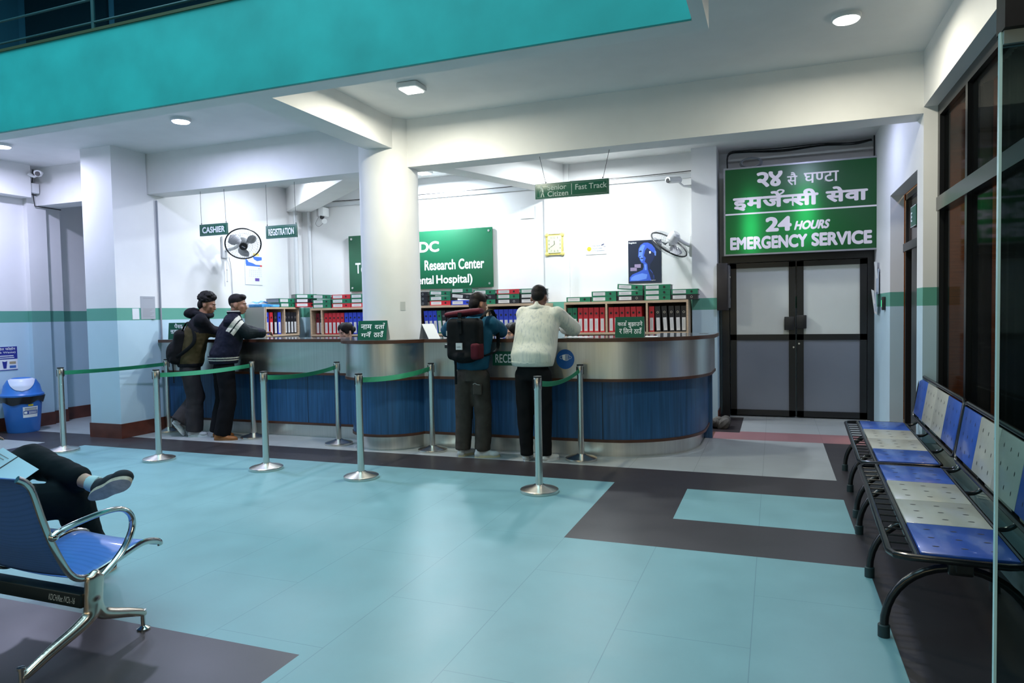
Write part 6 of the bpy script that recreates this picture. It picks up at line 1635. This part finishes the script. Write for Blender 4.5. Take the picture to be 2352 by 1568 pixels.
cl_ = blob(MB().tube([nk + Vector((0.082 * math.cos(a), 0.082 * math.sin(a), 0.028)) for a in [2 * PI * t / 16 for t in range(16)]], [(0.026, 0.013)] * 16, 10, closed=True, flat=(0, 0, 1)), 0.006, 1)
obj('collar', paint(cl_, lambda p: 1 if 0.036 < p.z - nk.z < 0.046 else 0), [NAVYJ, CREAM], pv)
obj('trousers', blob(trouser_shape(J, [0.112, 0.100, 0.105], 0.04), 0.013, 4, 0.016, 0.12), mat('trousers_ink', (0.007, 0.007, 0.009), 0.85, spec=0.12), pv)
obj('hair', blob(hair_short(J['head'], M_, 1.04, 1.06, 0.008, 0, 9, 0.88, 0.035), 0.008, 3), HAIR, pv)
face_parts(J['head'], M_, pv)
TAN = mat('shoe_tan', (0.30, 0.105, 0.022), 0.5)
for s in 'lr': shoe(pv, J['heel_' + s], J['toe_' + s], TAN, mat('sole_tan', (0.22, 0.09, 0.03), 0.6), 'tan suede shoe', 0.075)

# ---- two clerks sitting behind the counter
def clerk(label, x, y, zt, look, top):
    hz = zt - 0.13
    J = dict(hip=(x, y + 0.10, hz - 0.76), chest=(x, y + 0.05, hz - 0.40), neck=(x, y + 0.02, hz - 0.19), head=(x, y, hz), look=look, face_dir=(0, -1, 0),
             sh_l=(x + 0.17, y + 0.04, hz - 0.25), el_l=(x + 0.20, y - 0.10, hz - 0.50), wr_l=(x + 0.10, y - 0.30, hz - 0.50), hd_l=(-0.2, -1, 0), sh_r=(x - 0.17, y + 0.04, hz - 0.25), el_r=(x - 0.20, y - 0.10, hz - 0.50), wr_r=(x - 0.10, y - 0.30, hz - 0.50), hd_r=(0.2, -1, 0),
             th_l=(x + 0.09, y + 0.05, hz - 0.80), kn_l=(x + 0.10, y - 0.28, hz - 0.78), an_l=(x + 0.10, y - 0.20, 0.10), heel_l=(x + 0.10, y - 0.16, 0), toe_l=(x + 0.11, y - 0.38, 0), th_r=(x - 0.09, y + 0.05, hz - 0.80), kn_r=(x - 0.10, y - 0.28, hz - 0.78), an_r=(x - 0.10, y - 0.20, 0.10), heel_r=(x - 0.10, y - 0.16, 0), toe_r=(x - 0.11, y - 0.38, 0))
    p, M_ = person(label, J, SKIN_C, (x, y, 0), None, 0.009, 1.0)
    sm = torso_shape(J, [(0.13, 0.17), (0.135, 0.175), (0.125, 0.17), (0.13, 0.185), (0.10, 0.15), (0.06, 0.07)], 0.0); sleeves(sm, J, [0.075, 0.062, 0.048])
    obj('blouse', blob(sm, 0.014, 4), top, p)
    obj('trousers', blob(trouser_shape(J, [0.10, 0.08, 0.07], 0.02), 0.015, 3), mat('trousers_black', (0.008, 0.008, 0.009), 0.8, spec=0.12), p)
    c = Vector(J['head']); hb = MB()
    def at(a, b, d): return c + M_ @ Vector((a, b, d))
    for s in (-1, 1): hb.ball(at(0.040 * s, -0.012, 0.060), (0.052, 0.098, 0.072), 16, 12, rot=M_)
    hb.ball(at(0, -0.018, 0.060), (0.064, 0.098, 0.074), 16, 12, rot=M_)
    hb.ball(at(0, -0.065, 0.01), (0.078, 0.060, 0.080), 16, 12, rot=M_); hb.ball(at(0, -0.125, 0.0), (0.045, 0.04, 0.045), 14, 10)
    for s in (-1, 1): hb.ball(at(0.068 * s, 0.018, 0.030), (0.020, 0.050, 0.052), 12, 10, rot=M_)
    obj('hair', blob(hb, 0.008, 3), HAIR, p)
    face_parts(J['head'], M_, p, 1.0, (0.35, 0.10, 0.10))
    return p
clerk('clerk with parted black hair seated behind the counter, left of the column', -5.62, 8.25, 1.455, (-0.35, -0.9, -0.30), mat('blouse_teal', (0.05, 0.16, 0.18), 0.7))
clerk('clerk seated behind the counter between backpack and white sweater', -3.08, 8.15, 1.425, (-0.45, -0.88, -0.15), mat('blouse_white', (0.5, 0.5, 0.5), 0.7))

# ---- person sitting in the seat row, legs crossed
J = dict(hip=(-3.92, 2.32, 0.585), chest=(-3.98, 2.25, 1.0), neck=(-4.0, 2.28, 1.21), head=(-4.0, 2.34, 1.35), look=(0.1, 0.9, -0.4), face_dir=(0, 1, 0),
         sh_l=(-4.18, 2.27, 1.14), el_l=(-4.22, 2.36, 0.90), wr_l=(-4.18, 2.50, 0.90), hd_l=(0.2, 0.9, 0), sh_r=(-3.80, 2.27, 1.14), el_r=(-3.88, 2.27, 0.92), wr_r=(-4.08, 2.42, 0.90), hd_r=(-0.2, 0.9, 0.1),
         th_l=(-3.84, 2.38, 0.57), kn_l=(-3.66, 2.70, 0.55), an_l=(-3.78, 2.92, 0.11), heel_l=(-3.80, 2.86, 0), toe_l=(-3.88, 3.12, 0), th_r=(-4.02, 2.38, 0.60), kn_r=(-4.05, 2.74, 0.74), an_r=(-3.46, 2.66, 0.665), heel_r=(-3.40, 2.60, 0.595), toe_r=(-3.145, 2.63, 0.705), fu_r=(-0.08, 0.70, 0.70))
pp_, M_ = person('person sitting cross legged in the seat row, black trousers, papers on lap', J, SKIN_C, (-3.92, 2.2, 0.0))
sm = torso_shape(J, [(0.14, 0.18), (0.145, 0.19), (0.135, 0.185), (0.14, 0.20), (0.11, 0.16), (0.06, 0.07)], 0.0); sleeves(sm, J, [0.08, 0.066, 0.05])
obj('jacket', blob(sm, 0.014, 4, 0.015, 0.1), mat('jacket_plain_black', (0.008, 0.010, 0.012), 0.8, spec=0.12), pp_)
tm = MB(); hp = Vector(J['hip']); tm.ball(hp + Vector((0, 0.02, -0.02)), (0.20, 0.17, 0.13), 18, 12)
chain(tm, [J['th_l'], J['kn_l'], Vector(J['kn_l']).lerp(Vector(J['an_l']), 0.95)], [0.115, 0.10, 0.082])
chain(tm, [J['th_r'], J['kn_r'], Vector(J['kn_r']).lerp(Vector(J['an_r']), 0.80)], [0.12, 0.095, 0.068])
obj('trousers', blob(tm, 0.012, 4, 0.02, 0.12), mat('trousers_black_blue', (0.006, 0.010, 0.013), 0.85, spec=0.12), pp_)
a_, k_ = Vector(J['an_r']), Vector(J['kn_r'])
obj('sock', blob(MB().tube([k_.lerp(a_, 0.985), a_ + Vector((0.030, -0.002, -0.004)), a_ + Vector((0.060, 0.0, -0.004))], [0.043, 0.046, 0.044], 16), 0.008, 2), mat('sock_pale_blue', (0.45, 0.62, 0.66), 0.8), pp_)
obj('hair', blob(hair_short(J['head'], M_, 1.04, 1.05, 0.0, 40, 11), 0.010, 3), HAIR, pp_)
face_parts(J['head'], M_, pp_)
SLIP = mat('shoe_slate', (0.030, 0.034, 0.042), 0.7, spec=0.15); SLIPS = mat('sole_worn_grey', (0.50, 0.42, 0.34), 0.8, noise=0.20, nscale=25, spec=0.1)
# the raised shoe shows its sole to the camera
def side_shoe(heel, toe, down):
    heel, toe = Vector(heel), Vector(toe); d = toe - heel; ln = d.length; d.normalize(); up = -Vector(down); up = (up - d * up.dot(d)).normalized(); s = d.cross(up); rot = Matrix((s, d, up)).transposed()
    mb = MB(); mb.ball(heel + d * ln * 0.17 + up * 0.062, (0.043, 0.052, 0.052), 14, 10, rot=rot); mb.ball(heel + d * ln * 0.45 + up * 0.056, (0.045, ln * 0.30, 0.046), 14, 10, rot=rot); mb.ball(heel + d * ln * 0.74 + up * 0.050, (0.050, ln * 0.25, 0.040), 14, 10, rot=rot)
    sh = obj('shoe', blob(mb, 0.008, 3), SLIP, pp_); sh['label'] = 'slate slip on shoe showing its worn sole'
    P = []
    for k in range(32):
        a = 2 * PI * k / 32; yy = math.cos(a); ww = 0.049 * (1 + 0.14 * yy - 0.22 * math.exp(-((yy + 0.05) / 0.30) ** 2)); P.append(heel + d * (ln * 0.5 + ln * 0.515 * yy) + s * math.sin(a) * ww)
    n = len(P); obj('sole', MB().add(P + [p + up * 0.022 for p in P], [list(range(n))[::-1], list(range(n, 2 * n))] + [(i, (i + 1) % n, n + (i + 1) % n, n + i) for i in range(n)], 0, True), SLIPS, sh)
    obj('strap_tab', MB().tube([heel + d * ln * 0.42 + up * 0.05 - s * 0.0 + s * 0.02 * t for t in (-1, 1)], [(0.012, 0.018)] * 2, 8), BLACKPL, sh)
    return sh
side_shoe((-3.40, 2.60, 0.595), (-3.145, 2.63, 0.705), (0.08, -0.70, -0.70))
shoe(pp_, J['heel_l'], J['toe_l'], SLIP, SLIPS, 'slate slip on shoe on the floor', 0.075)
pg = thing('document', 'pale blue printed sheets on the lap of the seated person', 'papers', (-3.6, 2.42, 0.78))
def quad(p, lift=0.0):
    p = [Vector(q) for q in p]; n = (p[1] - p[0]).cross(p[3] - p[0]).normalized(); 
    if n.y > 0: n = -n
    f = [q + n * (lift + 0.002) for q in p]; b = [q + n * lift for q in p]
    return MB().add(f + b, [(0, 1, 2, 3), (7, 6, 5, 4), (0, 4, 5, 1), (1, 5, 6, 2), (2, 6, 7, 3), (3, 7, 4, 0)])
A_, B_, C_, D_ = (-3.86, 2.47, 0.872), (-3.545, 2.44, 0.782), (-3.50, 2.28, 0.732), (-3.80, 2.26, 0.807)
PAPB = mat('pale_blue_sheet', (0.42, 0.62, 0.75), 0.6)
obj('sheet', quad([A_, B_, C_, D_]), PAPB, pg)
def onp(u, v): 
    A, B, C, D = map(Vector, (A_, B_, C_, D_)); return (A.lerp(B, u)).lerp(D.lerp(C, u), v)
obj('fold_line', quad([onp(0.42, 0), onp(0.44, 0), onp(0.44, 1), onp(0.42, 1)], 0.0025), BLACKPL, pg)
for k in range(6): obj('print_line', quad([onp(0.10, 0.2 + 0.1 * k), onp(0.34 - 0.04 * (k % 3), 0.2 + 0.1 * k), onp(0.34 - 0.04 * (k % 3), 0.215 + 0.1 * k), onp(0.10, 0.215 + 0.1 * k)], 0.0025), INKGREY, pg)
